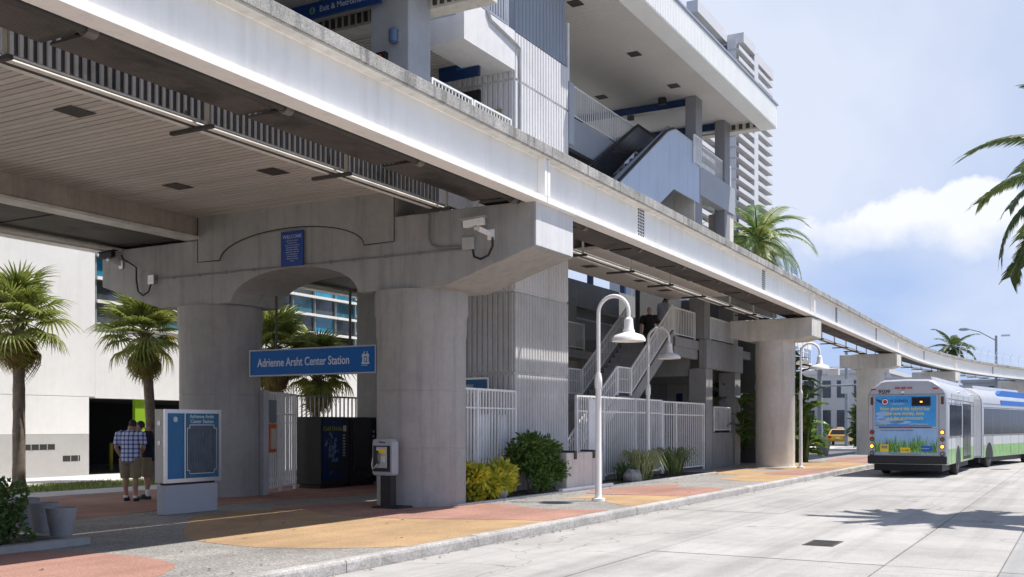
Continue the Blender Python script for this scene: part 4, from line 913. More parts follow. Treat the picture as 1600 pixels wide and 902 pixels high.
    if not bald or True:
        hb = MB(); hb.loft([ell((hc.x,hc.y-.012+dy,hc.z+dz),rx,ry,18) for dz,rx,ry,dy in ((-.03 if not bald else .02,.072,.06,-.04),(.0 if not bald else .03,.079,.088,-.014),(.05,.079,.096,-.006),(.09,.062,.078,-.008),(.122,.02,.03,-.01))])
        add('cap' if cap_ else 'hair', remeshed(sc(hb), .009, 2), cap_ or hair)
        if cap_:
            vb = MB().prism([(hc.x-.065,hc.y+.06),(hc.x-.05,hc.y+.15),(hc.x,hc.y+.17),(hc.x+.05,hc.y+.15),(hc.x+.065,hc.y+.06)],'z',hc.z+.045,hc.z+.055); o = bpy.data.objects.new('cap_peak', sc(vb).mesh('cap_peak', cap_)); COL.objects.link(o); o.parent = t
    f = MB()
    for sx_ in (-1,1): f.ball((hc.x+sx_*.03,hc.y+.083,hc.z+.005),.012,5)
    o = bpy.data.objects.new('eyes', sc(f).mesh('eyes', black_m)); COL.objects.link(o); o.parent = t; o['kind'] = 'stuff'
    o = bpy.data.objects.new('mouth', sc(MB().box(hc.x-.02,hc.x+.02,hc.y+.075,hc.y+.087,hc.z-.066,hc.z-.058)).mesh('mouth', M('lips',(.3,.1,.08),.6,0))); COL.objects.link(o); o.parent = t
    return t
khaki = M('khaki cotton',(.24,.20,.13),.9,.12,6)
V = Vector
person('person in a blue plaid shirt and khaki shorts seen from behind', (15.05,17.62,.152), radians(-62), 1.76, plaid(), khaki, bulk=1.14, headpitch=1.0, legs=((.06,0),(-.03,0)), elbow=((V((-.30,-.03,1.14)),V((-.23,.10,.93))), (V((.28,.03,1.14)),V((.16,.22,1.02)))))
person('person in a dark t-shirt, black cap and khaki shorts beside the palm trunk', (15.66,17.78,.152), radians(35), 1.74, M('navy cotton',(.012,.014,.026),.9,.1,6), khaki, cap_=black_m, headpitch=1.2, bulk=1.05, elbow=((V((-.27,.05,1.15)),V((-.14,.25,1.06))), (V((.28,.04,1.14)),V((.18,.24,1.05)))))
person('person in a black shirt climbing the stairs with a hand on the rail', (32.95,12.98,4.06), radians(-80), 1.74, M('black cotton',(.012,.012,.013),.9,.1,6), denim, False, bald=True, hair=M('grey hair',(.25,.2,.17),.7,.1,9), legs=((.10,0),(-.02,0)), bulk=1.1, headpitch=.3, elbow=(None, (V((.30,.12,1.16)),V((.33,.36,1.1)))))
person('person in a white shirt at the top of the stairs', (36.6,13.85,4.88), radians(-120), 1.76, M('white cotton',(.55,.56,.62),.9,.05,6), denim, False, bulk=1.08, headpitch=.9)

# ------------------------------------------------------------------ articulated bus
silver = M('bus silver paint',(.44,.45,.49),.34,.05,1,coat=.4,streak=.12); bus_w = M('bus white livery',(.55,.57,.58),.35,.04,1.5,coat=.3); bus_g = M('bus green livery',(.22,.42,.14),.4,.25,2.5,coat=.3)
bus_blue = M('bus ad blue', srgb(60,155,225), .4, .12, 1.5); bus_sky = M('bus ad pale cloud', srgb(150,185,225), .45, .1, 2)
red_l = M('red lens',(.45,.01,.01),.25,0,coat=.5); amber = M('amber lens',(.25,.11,.01),.3,0); lit_am = M('lit amber lamp',(.9,.35,.02),.3,0,emit=(1,.38,.03,4)); grey_l = M('clear lens',(.25,.25,.26),.2,0)
bus = thing('articulated_bus', 'silver articulated city bus with a blue sky advert on its rear', 'bus', (37.0,5.25,0)); bus.rotation_euler.z = radians(-1.2); WP[bus.name] = V((0,0,0))
JX = 8.5; FA = radians(-8.0)
def frontT(b):
    b.v = [(JX+(x-JX)*cos(FA)-y*sin(FA), (x-JX)*sin(FA)+y*cos(FA), z) for x,y,z in b.v]; return b
BS = [(1.27,.42),(1.295,.50),(1.295,2.62),(1.27,2.86),(1.20,3.0),(1.0,3.16),(.86,3.27),(.70,3.31),(0,3.33)]
BS = BS + [(-y,z) for y,z in reversed(BS[:-1])]
def bring(x, sy=1., dz=0., sz=1.): return [(x, y*sy, (z-.42)*sz+.42+dz) for y,z in BS]
rear = MB().loft([bring(-.0,.955,.02,.97), bring(.05,.985,.005,.99), bring(.14), bring(2.2), bring(7.4), bring(7.5,.99,.0,.985)])
obj('rear_body', rear, silver, bus, smooth=True)
frb = frontT(MB().loft([bring(9.5,.99,0,.985), bring(9.6), bring(14), bring(19.2), bring(19.55,.97,0,.97), bring(19.7,.92,.05,.93)]))
obj('front_body', frb, silver, bus, smooth=True)
bl = MB(); rings = []
for k in range(15):
    f_ = k/14; ang = FA*f_; s_ = (.965 if k%2 else .985)
    rings.append([(7.5+1.0*min(1,f_*2)+ (max(0,f_*2-1))*cos(FA)*1.0, y*s_ + max(0,f_*2-1)*sin(FA)*1.0, (z-.42)*s_+.44) for y,z in BS])
obj('bellows', bl.loft(rings), M('grey bellows',(.30,.31,.33),.8,.08,3), bus)
def rbox(nm, y0,y1,z0,z1,d,m,par=None,x=0.,bv=0): return obj(nm, MB().box(x-d,x+.06,min(y0,y1),max(y0,y1),z0,z1), m, par or bus, bevel=bv)
obj('bumper', MB().box(-.08,.25,-1.27,1.27,.45,.72), black_m, bus, bevel=.03)
obj('underbody', MB().box(.2,7.3,-1.1,1.1,.2,.5), black_m, bus); obj('underbody', frontT(MB().box(9.7,19.4,-1.1,1.1,.2,.5)), black_m, bus)
ad = rbox('advert_panel',1.03,-.93,1.72,2.76,.012,bus_blue)
rbox('advert_panel',1.03,-.95,.80,1.64,.012,bus_sky); rbox('hinge_line',1.05,-.97,1.645,1.715,.006,silver)
cl_ = MB()
for cx_, cz_, w_, h_ in ((.55,1.9,.48,.10),(.2,1.86,.35,.06),(.75,2.15,.26,.08),(.85,2.0,.15,.07)):
    cl_.poly([(-.0135, cx_+w_*cos(q), cz_+h_*sin(q)) for q in [2*pi*j/20 for j in range(20)]])
obj('cloud_print', cl_, bus_sky, ad)['kind'] = 'stuff'
gb = MB(); random.seed(11)
for k in range(420):
    y = random.uniform(-.94,1.02); z = .81+random.uniform(0,.12); hh = random.uniform(.18,.52)*(.75+.4*abs(sin(y*4))); lean = random.uniform(-.12,.12); w_ = random.uniform(.008,.018)
    xx = -.0135-.0005*(k%7); gb.poly([(xx,y-w_,z),(xx,y+w_,z),(xx,y+lean+.002,min(z+hh,1.5))], k%3)
gg = obj('grass_print', gb, [M('print green',(.10,.30,.03),.6,.2,9),M('print dark green',(.04,.17,.02),.6,.2,9),M('print lime',(.32,.52,.08),.6,.2,9)], bus, fix=False); gg['kind'] = 'stuff'
def rt(nm, s_, size, y, z, m, al='LEFT', sx=1., sp=1.): return text(nm, s_, size, (-.018,y,z), FX, m, bus, al, .001, sx, spacing=sp)
rt('number','9509',.19,.92,2.84,black_m); navy = M('navy print',(.02,.05,.20),.5,0); wl_ = M('white print',(.8,.8,.8),.5,0); yl = M('yellow print letters', srgb(235,215,90), .5, 0)
lg = MB()
for r_, m_, dx in ((.125,0,.0),(.10,1,.001),(.07,2,.002)): lg.poly([(-.014-dx,.70+r_*cos(q),2.56+r_*sin(q)) for q in [2*pi*j/24 for j in range(24)]], m_)
lg.poly([(-.0145,.78,2.60),(-.0145,1.0,2.66),(-.0145,.98,2.60),(-.0145,.92,2.56),(-.0145,.80,2.50)],0)
obj('logo', lg, [navy, wl_, M('logo red',(.5,.03,.03),.5,0)], bus, fix=False)
rt('lettering','95 EXPRESS',.13,.54,2.54,navy,sx=.9); rt('small_lettering','COMMUTER SERVICE',.045,.50,2.47,wl_)
for i_, (s_, z) in enumerate((('Now aboard this hybrid bus',2.27),('and save money, time',2.11),('and the environment.',1.95))): rt('lettering',s_,.165,.06,z,yl,'CENTER',sx=.85)
rt('small_lettering','www.95express.com',.07,-.10,1.78,yl); rt('small_lettering','Ride the bus',.07,1.0,1.78,yl)
rt('small_lettering','THIS VEHICLE STOPS AT ALL RAILROAD CROSSINGS',.05,.86,1.565,navy,sx=.92)
dsp = rbox('display_window',-.15,-.77,2.40,2.72,.02,black_m,bv=.02); rbox('display_glass',-.20,-.72,2.46,2.66,.024,glass_d,dsp)
rbox('display_digit',-.43,-.50,2.53,2.57,.027,lit_am,dsp)
sb_ = rbox('light_bar',.9,-.8,1.665,1.70,.02,M('dark red bar',(.16,.02,.02),.4,0)); rbox('stop_lamp',.30,-.16,1.66,1.705,.026,red_l,sb_)
for y in (1.08,.30,.1,-.1,-.92): rbox('marker_lamp',y+.08,y-.08,3.0-.03*(abs(y)>.9),3.05-.03*(abs(y)>.9),.03,red_l)
cmr = rbox('camera',.17,.07,2.84,2.92,.08,wl_); rbox('lens',.14,.10,2.80,2.84,.06,black_m,cmr)
for sy in (1,-1):
    for i_, z in enumerate((1.52,1.28,1.04,.80)):
        m_ = [(red_l,lit_am)[sy<0], amber, lit_am, grey_l][i_]
        b = MB().lathe([(.075,0),(.075,.02),(.06,.035)],(0,0,0),18); b.v = [(-.015-z_, sy*1.13+x_, z+y_) for x_,y_,z_ in b.v]; c_ = obj('lamp_ring', b, black_m, bus)
        b = MB().lathe([(.058,.02),(.05,.04)],(0,0,0),18); b.v = [(-.015-z_, sy*1.13+x_, z+y_) for x_,y_,z_ in b.v]; obj('lamp', b, m_, c_)
    rbox('reflector',sy*1.13+.045,sy*1.13-.045,2.46,2.72,.012,M('dark amber lens',(.10,.04,.01),.3,0))
dc = rbox('decal',.86,.58,.84,1.10,.022,yellow_m); rbox('decal_print',.82,.62,.96,1.06,.024,grey_l,dc)
plt = rbox('number_plate',.20,-.12,.83,1.0,.022,yellow_m); text('number','TC 9509',.075,(-.024,.17,.88),FX,black_m,plt,'LEFT',.001,.9)
rbox('round_badge',.35,.28,.9,.98,.02,grey_l)
bd = rbox('blue_badge',-.45,-.82,.88,1.06,.022,M('badge blue', srgb(20,95,185), .5, 0),bv=.01); text('lettering','Hybrid electric',.045,(-.024,-.48,.96),FX,wl_,bd,'LEFT',.001,.9)
# sides
def side(nm, x0,x1,z0,z1,m,par=None,fr_=False,d=.006,sg_=-1):
    b = MB().box(x0,x1,min(sg_*1.28,sg_*(1.295+d)),max(sg_*1.28,sg_*(1.295+d)),z0,z1); return obj(nm, frontT(b) if fr_ else b, m, par or bus)
for sg_ in (-1,1):
    for x0,x1 in ((.45,2.1),(2.16,3.7)) + (((3.76,5.2),(5.26,7.2)) if sg_>0 else ()): side('window',x0,x1,1.38,2.46,glass_d,None,False,.006,sg_)
    for k in range(6):
        if sg_<0 and k in (5,): continue
        side('window',9.75+1.55*k,9.75+1.55*k+1.49,1.38,2.46,glass_d,None,True,.006,sg_)
    for (x0,x1,f_) in ((.15,2.15,False),(3.25,7.4,False),(9.65,10.0,True),(11.2,17.0,True),(18.3,19.4,True)):
        side('green_skirt',x0,x1,.44,.95,bus_g,None,f_,.004,sg_); side('white_band',x0,x1,.95,1.30,bus_w,None,f_,.004,sg_)
sd = side('door',4.1,6.4,.5,2.55,black_m,None,False,.005)
for x0 in (4.16,5.28): side('door_glass',x0,x0+1.05,.62,2.47,glass_d,sd,False,.009)
fd = side('door',17.6,18.9,.5,2.55,black_m,None,True,.005); side('door_glass',17.66,18.2,.62,2.47,glass_d,fd,True,.009); side('door_glass',18.26,18.84,.62,2.47,glass_d,fd,True,.009)
side('roof_advert',12.6,19.1,2.64,2.84,M('roof advert blue', srgb(25,105,195), .4,.05),None,True,.012); 
b = MB(); b.prism([(12.6,2.84),(12.6,3.1),(13.2,3.28),(19.0,3.28),(19.3,3.0),(19.3,2.84)],'y',-1.18,-1.0); obj('roof_advert', frontT(b), M('roof advert blue',(.1,.2,.5)), bus)
text('lettering','METROBUS',.30,frontT(type('q',(),{'v':[(13.6,-1.32,2.68)]})()).v[0],(cos(FA),sin(FA),0),wl_,bus,'LEFT',.002,1.2) if False else None
obj('roof_pod', MB().loft([[(x,y*s_,z) for y,z in ((.85,3.28),(.80,3.40),(-.80,3.40),(-.85,3.28))] for x,s_ in ((.35,.9),(.6,1),(6.8,1),(7.1,.9))]), silver, bus)
obj('roof_pod', frontT(MB().loft([[(x,y*s_,z) for y,z in ((.85,3.28),(.80,3.42),(-.80,3.42),(-.85,3.28))] for x,s_ in ((10.2,.9),(10.5,1),(18.0,1),(18.6,.85))])), silver, bus)
for x0 in (1.0,2.6,4.2,5.8): side('roof_panel',x0,x0+1.5,2.66,2.84,bus_w,None,False,.003)
for x0 in (3.2,6.9): 
    k_ = MB().lathe([(.06,0),(.07,.06),(.03,.08)],(x0,-1.22,2.9),10); obj('roof_lamp', k_, wl_, bus)
def wheel(x, sy, fr_):
    def lt(prof, dx=0):
        b = MB().lathe(prof,(0,0,0),28); b.v = [(x+x_, sy*(1.0+z_), .485+y_) for x_,y_,z_ in b.v]; return frontT(b) if fr_ else b
    w_ = obj('wheel', lt([(.30,.0),(.47,.02),(.485,.05),(.485,.25),(.46,.28),(.30,.28)]), rubber, bus, smooth=True)
    obj('rim', lt([(.30,.20),(.29,.285),(.24,.24),(.12,.22),(.10,.27),(.02,.275)]), alu, w_, smooth=True)
for x, f_ in ((2.7,False),(10.6,True),(17.9,True)):
    for sy in (1,-1):
        wheel(x, sy, f_)
        b = MB().prism([(x+.60*cos(q),.42+.62*sin(q)) for q in [pi*j/14 for j in range(15)]],'y',sy*1.26,sy*1.303); obj('wheel_arch', frontT(b) if f_ else b, black_m, bus)
obj('mirror', frontT(MB().tube([(19.5,-1.25,2.5),(19.9,-1.5,2.4),(19.9,-1.5,2.2)],.03,6).box(19.8,19.95,-1.62,-1.42,1.8,2.25)), black_m, bus)
seam = M('panel seam',(.10,.10,.11),.7,0)
for x0 in (.9,2.05,3.35,4.05,6.45,7.3): side('seam',x0,x0+.012,.44,2.62,seam,None,False,.008)
for x0 in (9.7,11.25,12.8,14.35,15.9,17.0,17.5,19.0): side('seam',x0,x0+.012,.44,1.36,seam,None,True,.008)
for f_,x0,x1 in ((False,.15,7.4),(True,9.65,19.4)):
    for z in (1.335,2.50,2.645): side('trim_line',x0,x1,z,z+.014,seam,None,f_,.007)
for k in range(6): rbox('vent_slat',.55,-.45,.775+.0*k,.785,.014,seam) if k == 0 else None
for y in (1.10,-1.02): rbox('seam',y+.006,y-.006,.8,2.8,.008,seam)
rbox('seam',1.2,-1.2,2.80,2.812,.012,seam)
# ------------------------------------------------------------------ taxi
def sedan(name, label, cat, loc, ang, paint, taxi=False):
    t = thing(name, label, cat, loc); t.rotation_euler.z = ang; WP[t.name] = V((0,0,0))
    low = [(-2.55,.42),(-2.62,.62),(-2.55,.92),(-1.5,.99),(1.0,.98),(2.35,.86),(2.55,.62),(2.5,.36),(-2.5,.34)]
    rings = []
    for y, s_ in ((-.93,.97),(-.88,1),(.88,1),(.93,.97)): rings.append([(x*s_, y, .34+(z-.34)*(1 if abs(y)<.9 else .93)) for x,z in low])
    obj('body', MB().loft(rings), paint, t, bevel=.03, smooth=True)
    cab = [(-1.75,.97),(-1.05,1.42),(.25,1.45),(1.15,.96)]
    obj('cabin', MB().loft([[(x, y*(1-.22*(z-.96)/.5), z) for x,z in cab] for y in (-.85,.85)]), glass_d, t, smooth=False)
    obj('roof', MB().loft([[(x,y,z) for x,z in ((-1.12,1.40),(-1.0,1.47),(.2,1.49),(.33,1.42))] for y in (-.66,.66)]), paint, t, bevel=.02)
    for y in (-.78,.78): obj('pillar', MB().bar((-1.75,y*1.06,.97),(-1.08,y*.86,1.44),.09,.05).bar((1.15,y*1.06,.96),(.27,y*.86,1.45),.07,.05), paint, t)
    for x in (-1.55,1.55):
        for y in (-.80,.80):
            b = MB().lathe([(.2,-.1),(.33,-.1),(.33,.1),(.2,.1)],(0,0,0),20); b.v = [(x+a, y+c, .33+d) for a,d,c in b.v]; w_ = obj('wheel', b, rubber, t); b = MB().lathe([(.2,-.09),(.2,.09)],(0,0,0),16); b.v = [(x+a, y+c, .33+d) for a,d,c in b.v]; obj('rim', b, galv, w_)
    for y in (-.7,.7): obj('tail_lamp', MB().box(-2.64,-2.5,y-.16,y+.16,.66,.86), red_l, t)
    obj('number_plate', MB().box(-2.65,-2.6,-.16,.16,.6,.72), wl_, t); obj('bumper', MB().box(-2.68,-2.45,-.9,.9,.36,.56), M('bumper shade',(.45,.30,.02),.5,0) if taxi else paint, t, bevel=.03)
    if taxi: obj('roof_sign', MB().loft([[(x,y,z) for y,z in ((-.3,1.49),(.3,1.49),(.22,1.66),(-.22,1.66))] for x in (-.35,-.15)]), wl_, t)
sedan('taxi', 'yellow taxi sedan on the side street beyond the guideway', 'taxi', (98.5,19.8,-.055), radians(6), M('taxi yellow',(.75,.40,.015),.3,.03,coat=.5), True)
# ------------------------------------------------------------------ vegetation
lf_fan = leafmat('fan palm green',(.14,.19,.04),(.40,.43,.11),.45); lf_dry = leafmat('dry palm leaf',(.22,.125,.05),(.42,.30,.11),.3); lf_yel = leafmat('yellowing palm leaf',(.20,.20,.04),(.42,.36,.09),.45)
lf_co = leafmat('coconut palm green',(.05,.085,.02),(.13,.17,.05)); lf_dk = leafmat('dark leaf',(.035,.08,.02),(.11,.19,.04)); lf_md = leafmat('mid leaf',(.05,.12,.02),(.16,.27,.05)); lf_cr = leafmat('croton yellow leaf',(.24,.33,.02),(.95,.80,.10),.4)
lf_gs = leafmat('shrub green leaf',(.045,.105,.022),(.17,.26,.05),.35)
lf_st = leafmat('striped grass leaf',(.16,.22,.06),(.60,.58,.30),.3)
def fan_mesh(seed, mat, L=.85, pet=.75, droop=.35, spread=2.5, nseg=26):
    random.seed(seed); b = MB(); c0 = V((pet,0,0)); b.tube([(0,0,0),(pet*.5,0,.03),(pet,0,0)],[.022,.014,.010],4)
    for k in range(nseg):
        a = -spread+2*spread*k/(nseg-1)+random.uniform(-.04,.04); ln = L*(1-.32*(abs(a)/spread)**2)*random.uniform(.9,1.08)
        d = V((cos(a),sin(a),0)); fold = .10*((k%2)*2-1)*0+.16
        pr_ = None; wid = .032
        pts = []
        for t_ in (0,.35,.62,.85,1.0):
            z = fold*sin(t_*pi*.6)*.5 - droop*ln*max(0,t_-.35)**1.5*1.6 - .06*abs(sin(a))
            pts.append(c0 + d*ln*t_*(1-.18*droop*t_) + V((0,0,z)))
        sd_ = V((-d.y,d.x,0)); w_ = (.012,wid,wid*.8,wid*.4,.002)
        i0 = len(b.v)
        for p,w__ in zip(pts,w_):
            b.v += [tuple(p-sd_*w__+V((0,0,-w__*.5))), tuple(p+V((0,0,w__*.35))), tuple(p+sd_*w__+V((0,0,-w__*.5)))]
        for q in range(4):
            for r_ in (0,1): b.f.append((i0+3*q+r_, i0+3*q+r_+1, i0+3*q+4+r_, i0+3*q+3+r_)); b.m.append(0)
    return b.mesh('frond', mat, fix=False)
FAN = [fan_mesh(1,lf_fan), fan_mesh(2,lf_fan,.9,.85,.55), fan_mesh(3,lf_fan,.8,.7,.25,2.3), fan_mesh(4,lf_yel,.85,.75,.7)]
DRY = [fan_mesh(5,lf_dry,.8,.6,1.0,1.3,20), fan_mesh(6,lf_dry,.9,.6,1.3,1.0,18), fan_mesh(8,lf_yel,.85,.65,.9,1.7,22)]
def fan_palm(x, y, top, label, lean=(0,0), r=.16, n=36, seed=0, sc=1., tz=.13):
    t = thing('fan_palm', label, 'palm tree', (x,y,tz), 'fan palms'); random.seed(seed)
    b = MB(); pts = []; rr = []
    for k in range(22):
        f_ = k/21; pts.append((x+lean[0]*f_**1.5, y+lean[1]*f_**1.5, tz+(top-tz)*f_)); rr.append((r*1.25 if k == 0 else r*(1-.12*f_))*random.uniform(.95,1.06))
    obj('trunk', b.tube(pts, rr, 14), bark, t, smooth=True)
    c = V(pts[-1]); random.seed(seed+5)
    bt = MB().tube([(0,0,0),(.12,0,.10),(.3,0,.12)],[.05,.04,.02],5).mesh('leaf_base', bark)
    for k in range(16):
        az = k*2.4; piece('leaf_base', bt, c+V((cos(az)*r*.7,sin(az)*r*.7,-.75+.04*k)), t, (0,-.5,az))
    for k in range(n):
        f_ = (k+.5)/n; az = k*2.39996+random.uniform(-.25,.25); el = radians(82-118*f_**1.15+random.uniform(-9,9))
        me_ = random.choice(FAN[:3]) if f_ < .72 else random.choice(FAN[1:4]); s_ = sc*random.uniform(.88,1.12)*(1.0 if f_ > .12 else .8)
        piece('frond', me_, c+V((0,0,.12-.3*f_)), t, (random.uniform(-.3,.3),-el,az), (s_,)*3)
    for k in range(int(n*.62)):
        az = k*2.39996+1.1; el = radians(-48-random.uniform(0,30)); piece('frond', random.choice(DRY), c+V((0,0,-.2-random.uniform(0,.25))), t, (random.uniform(-.4,.4),-el,az), (sc*random.uniform(.7,1.0),)*3)
fan_palm(17.2,24.35,4.62,'full green fan palm against the white wall at the picture edge', seed=1, r=.16, sc=.92)
fan_palm(20.75,23.35,4.5,'fan palm with brown hanging leaves beside the two standing persons', (-.25,.1), seed=2, r=.15, sc=.88)
fan_palm(25.1,22.7,4.3,'fan palm seen between the round columns above the station sign', seed=3, r=.13, n=36)
fan_palm(26.6,22.3,3.7,'lower fan palm behind the picket fence under the arch', (.1,0), seed=4, r=.13, n=36, sc=.95)
def pinnate(seed, mat, L=3.2, droop=1.0, nl=46, ll=.62, hang=.8, wid=.022):
    random.seed(seed); b = MB(); pts = []
    for k in range(15):
        t_ = k/14; a = radians(28)-droop*t_*1.45; 
        pts.append((V((0,0,0)) if k == 0 else pts[-1]+V((cos(a),0,sin(a)))*L/14))
    b.tube(pts,[.035-.031*k/14 for k in range(15)],4)
    for k in range(nl):
        t_ = .12+.88*k/(nl-1); i_ = min(int(t_*14),13); p = pts[i_].lerp(pts[i_+1], t_*14-i_); tg = (pts[i_+1]-pts[i_]).normalized(); up_ = V((-tg.z,0,tg.x))
        ln = ll*(sin(min(1,t_*1.15)*pi*.85+.25)**.6 if t_<.86 else .75)*random.uniform(.85,1.1)
        for sg_ in (-1,1):
            d0 = (tg*.75+V((0,sg_,0))*1.0+up_*.15).normalized(); q1 = p+d0*ln*.35; dd = (d0-V((0,0,hang*random.uniform(.7,1.2)))).normalized(); q2 = q1+dd*ln*.4; d3 = (dd-V((0,0,hang*.8))).normalized(); q3 = q2+d3*ln*.28
            w_ = tg*wid
            i0 = len(b.v); b.v += [tuple(p-w_*.6),tuple(p+w_*.6),tuple(q1+w_),tuple(q1-w_),tuple(q2+w_*.8),tuple(q2-w_*.8),tuple(q3)]
            b.f += [(i0,i0+1,i0+2,i0+3),(i0+3,i0+2,i0+4,i0+5),(i0+5,i0+4,i0+6)]; b.m += [0,0,0]
    return b.mesh('frond', mat, fix=False)
PIN = [pinnate(1,lf_co,3.2,1.0,74,.66,.8,.028), pinnate(2,lf_co,3.4,1.25,78,.74,1.0,.028), pinnate(3,lf_co,3.0,.75,70,.64,.6,.028)]
PIND = [pinnate(4,lf_dry,3.0,1.5,40,.55,1.4)]
def feather_palm(name, x, y, top, label, n=22, sc=1., lean=(0,0), r=.14, seed=0, els=(70,-45), dry=2, tz=.0, meshes=None, azs=None, grp='feather palms'):
    t = thing(name, label, 'palm tree', (x,y,tz), grp); random.seed(seed)
    pts = [(x+lean[0]*(k/14)**1.6, y+lean[1]*(k/14)**1.6, tz+(top-tz)*k/14) for k in range(15)]
    obj('trunk', MB().tube(pts,[(r*1.5 if k==0 else r*(1.1-.35*k/14)) for k in range(15)],12), bark_g, t, smooth=True)
    c = V(pts[-1]); obj('crown_shaft', MB().tube([c-V((0,0,.25)),c+V((0,0,.15)),c+V((0,0,.4))],[r*.8,r*.95,.04],10), M('palm crown shaft',(.20,.22,.09),.7,.2,4), t, smooth=True)
    for k in range(n):
        f_ = (k+.5)/n; az = (azs[k%len(azs)] if azs else k*2.39996)+random.uniform(-.2,.2); el = radians(els[0]+(els[1]-els[0])*f_+random.uniform(-8,8))-radians(15)
        s_ = sc*random.uniform(.85,1.1); piece('frond', random.choice(meshes or PIN), c+V((0,0,.1)), t, (random.uniform(-.25,.25),-el,az), (s_,)*3)
    for k in range(dry): piece('frond', PIND[0], c+V((0,0,-.05)), t, (0,radians(50),k*2.7+.9), (sc*.9,)*3)
feather_palm('coconut_palm',22.5,-1.2,6.2,'coconut palm across the road with fronds hanging into the picture', n=38, sc=.76, seed=5, els=(80,-66), r=.15, lean=(-.1,.95), tz=-.05)
feather_palm('coconut_palm',126.5,13.1,10.6,'distant windswept coconut palm above the guideway bend', n=18, sc=1.0, seed=6, r=.2, lean=(1.2,0), tz=-.06)
ARE = [pinnate(11,lf_md,2.6,1.35,40,.5,.6), pinnate(12,lf_md,2.8,1.55,40,.5,.8), pinnate(13,lf_fan,2.5,1.1,38,.5,.5)]
feather_palm('areca_palm',52.0,14.6,11.0,'green arching palm rising above the guideway beyond the upper landing', n=30, sc=1.35, seed=7, els=(85,-25), dry=0, r=.14, meshes=ARE, tz=.14)
feather_palm('areca_palm',53.6,16.2,10.3,'second arching palm half hidden behind the upper landing columns', n=26, sc=1.3, seed=8, els=(85,-20), dry=0, r=.12, meshes=ARE, tz=.14)
def bush(name, label, cat, c, R, n, size, mat, stem=True, seed=0, aspect=2.2, z0=.16, shell=.55, grp=None, lobes=7):
    t = thing(name, label, cat, (c[0],c[1],z0), grp); random.seed(seed); b = MB()
    cen = [(V((random.uniform(-.6,.6)*R[0],random.uniform(-.6,.6)*R[1],random.uniform(-.55,.6)*R[2])), random.uniform(.35,.6)) for _ in range(lobes)]
    for k in range(n):
        lc, lr = random.choice(cen); d = V((random.gauss(0,1),random.gauss(0,1),random.gauss(0,1))).normalized(); rad = lr*random.uniform(shell,1.05)
        p = V(c)+lc+V((d.x*R[0]*rad,d.y*R[1]*rad,d.z*R[2]*rad))
        if p.z < z0+.01: continue
        ax = (d+V((random.gauss(0,.6),random.gauss(0,.6),random.gauss(-.1,.6)))).normalized(); sd_ = ax.cross(V((random.gauss(0,1),random.gauss(0,1),random.gauss(0,1)))).normalized(); s_ = size*random.uniform(.65,1.25)
        nn = ax.cross(sd_)*s_*.12
        i0 = len(b.v); b.v += [tuple(p),tuple(p+ax*s_*.5+sd_*s_*.5/aspect*1.0-nn),tuple(p+ax*s_),tuple(p+ax*s_*.5-sd_*s_*.5/aspect*1.0-nn),tuple(p+ax*s_*.5+nn)]
        b.f += [(i0,i0+1,i0+4),(i0+1,i0+2,i0+4),(i0+2,i0+3,i0+4),(i0+3,i0,i0+4)]; b.m += [0]*4
    obj('foliage', b, mat, t, fix=False)
    if stem:
        for k in range(5):
            a = k*1.256+seed; e = V(c)+V((cos(a)*R[0]*.45,sin(a)*R[1]*.45,R[2]*.1)); s0 = V((c[0]+cos(a)*.08,c[1]+sin(a)*.08,z0)); obj('stem', MB().tube([s0,s0.lerp(e,.5)+V((0,0,.1)),e],[.025,.018,.008],5), bark, t)
    return t
bush('croton_shrub','yellow leaved shrub at the foot of the round column','shrub',(18.75,11.25,.52),(.66,.36,.42),1700,.17,lf_cr,seed=1,shell=.3,grp='yellow shrubs')
bush('croton_shrub','yellow leaved shrub next to the green tall shrub','shrub',(19.8,11.3,.55),(.62,.38,.46),1700,.17,lf_cr,seed=2,shell=.3,grp='yellow shrubs')
bush('green_shrub','tall dark green shrub in front of the ribbed tower','shrub',(21.35,11.35,1.0),(1.35,.42,.52),4600,.15,lf_gs,seed=3,aspect=2.6,lobes=16,shell=.25)
bush('green_shrub','light green leggy shrub beside the low concrete wall','shrub',(21.6,11.1,.6),(1.0,.25,.45),1000,.13,lf_md,seed=4,shell=.2)
bush('clipped_hedge','clipped dark green hedge block at the lower picture corner','hedge',(8.3,12.9,.55),(.66,1.1,.52),8000,.075,lf_dk,seed=5,aspect=1.7,shell=.8,lobes=26)
hb = thing('planting_box','grey concrete edging around the clipped hedge','planter',(8.6,12.9,.15))
obj('edge', MB().box(7.2,9.35,11.72,11.92,.12,.24), conc_grey, hb); obj('edge', MB().box(9.15,9.352,11.921,14.6,.12,.24), conc_grey, hb); obj('soil', MB().box(7.2,9.15,11.92,14.6,.12,.2), soil, hb)
rk = M('bed rock',(.30,.29,.28),.9,.2,4,.8,20)
def rock(x,y,s_,lab):
    random.seed(int(x*100)); b = MB().ball((x,y,.17+s_*.25),s_*.5,6,0,(1.3,.8,.7)); b.v = [(a+random.uniform(-.03,.03),c+random.uniform(-.03,.03),d+random.uniform(-.03,.03)) for a,c,d in b.v]; tag(obj('rock', b, rk, None, loc=(x,y,.17)), lab, 'rock')
    
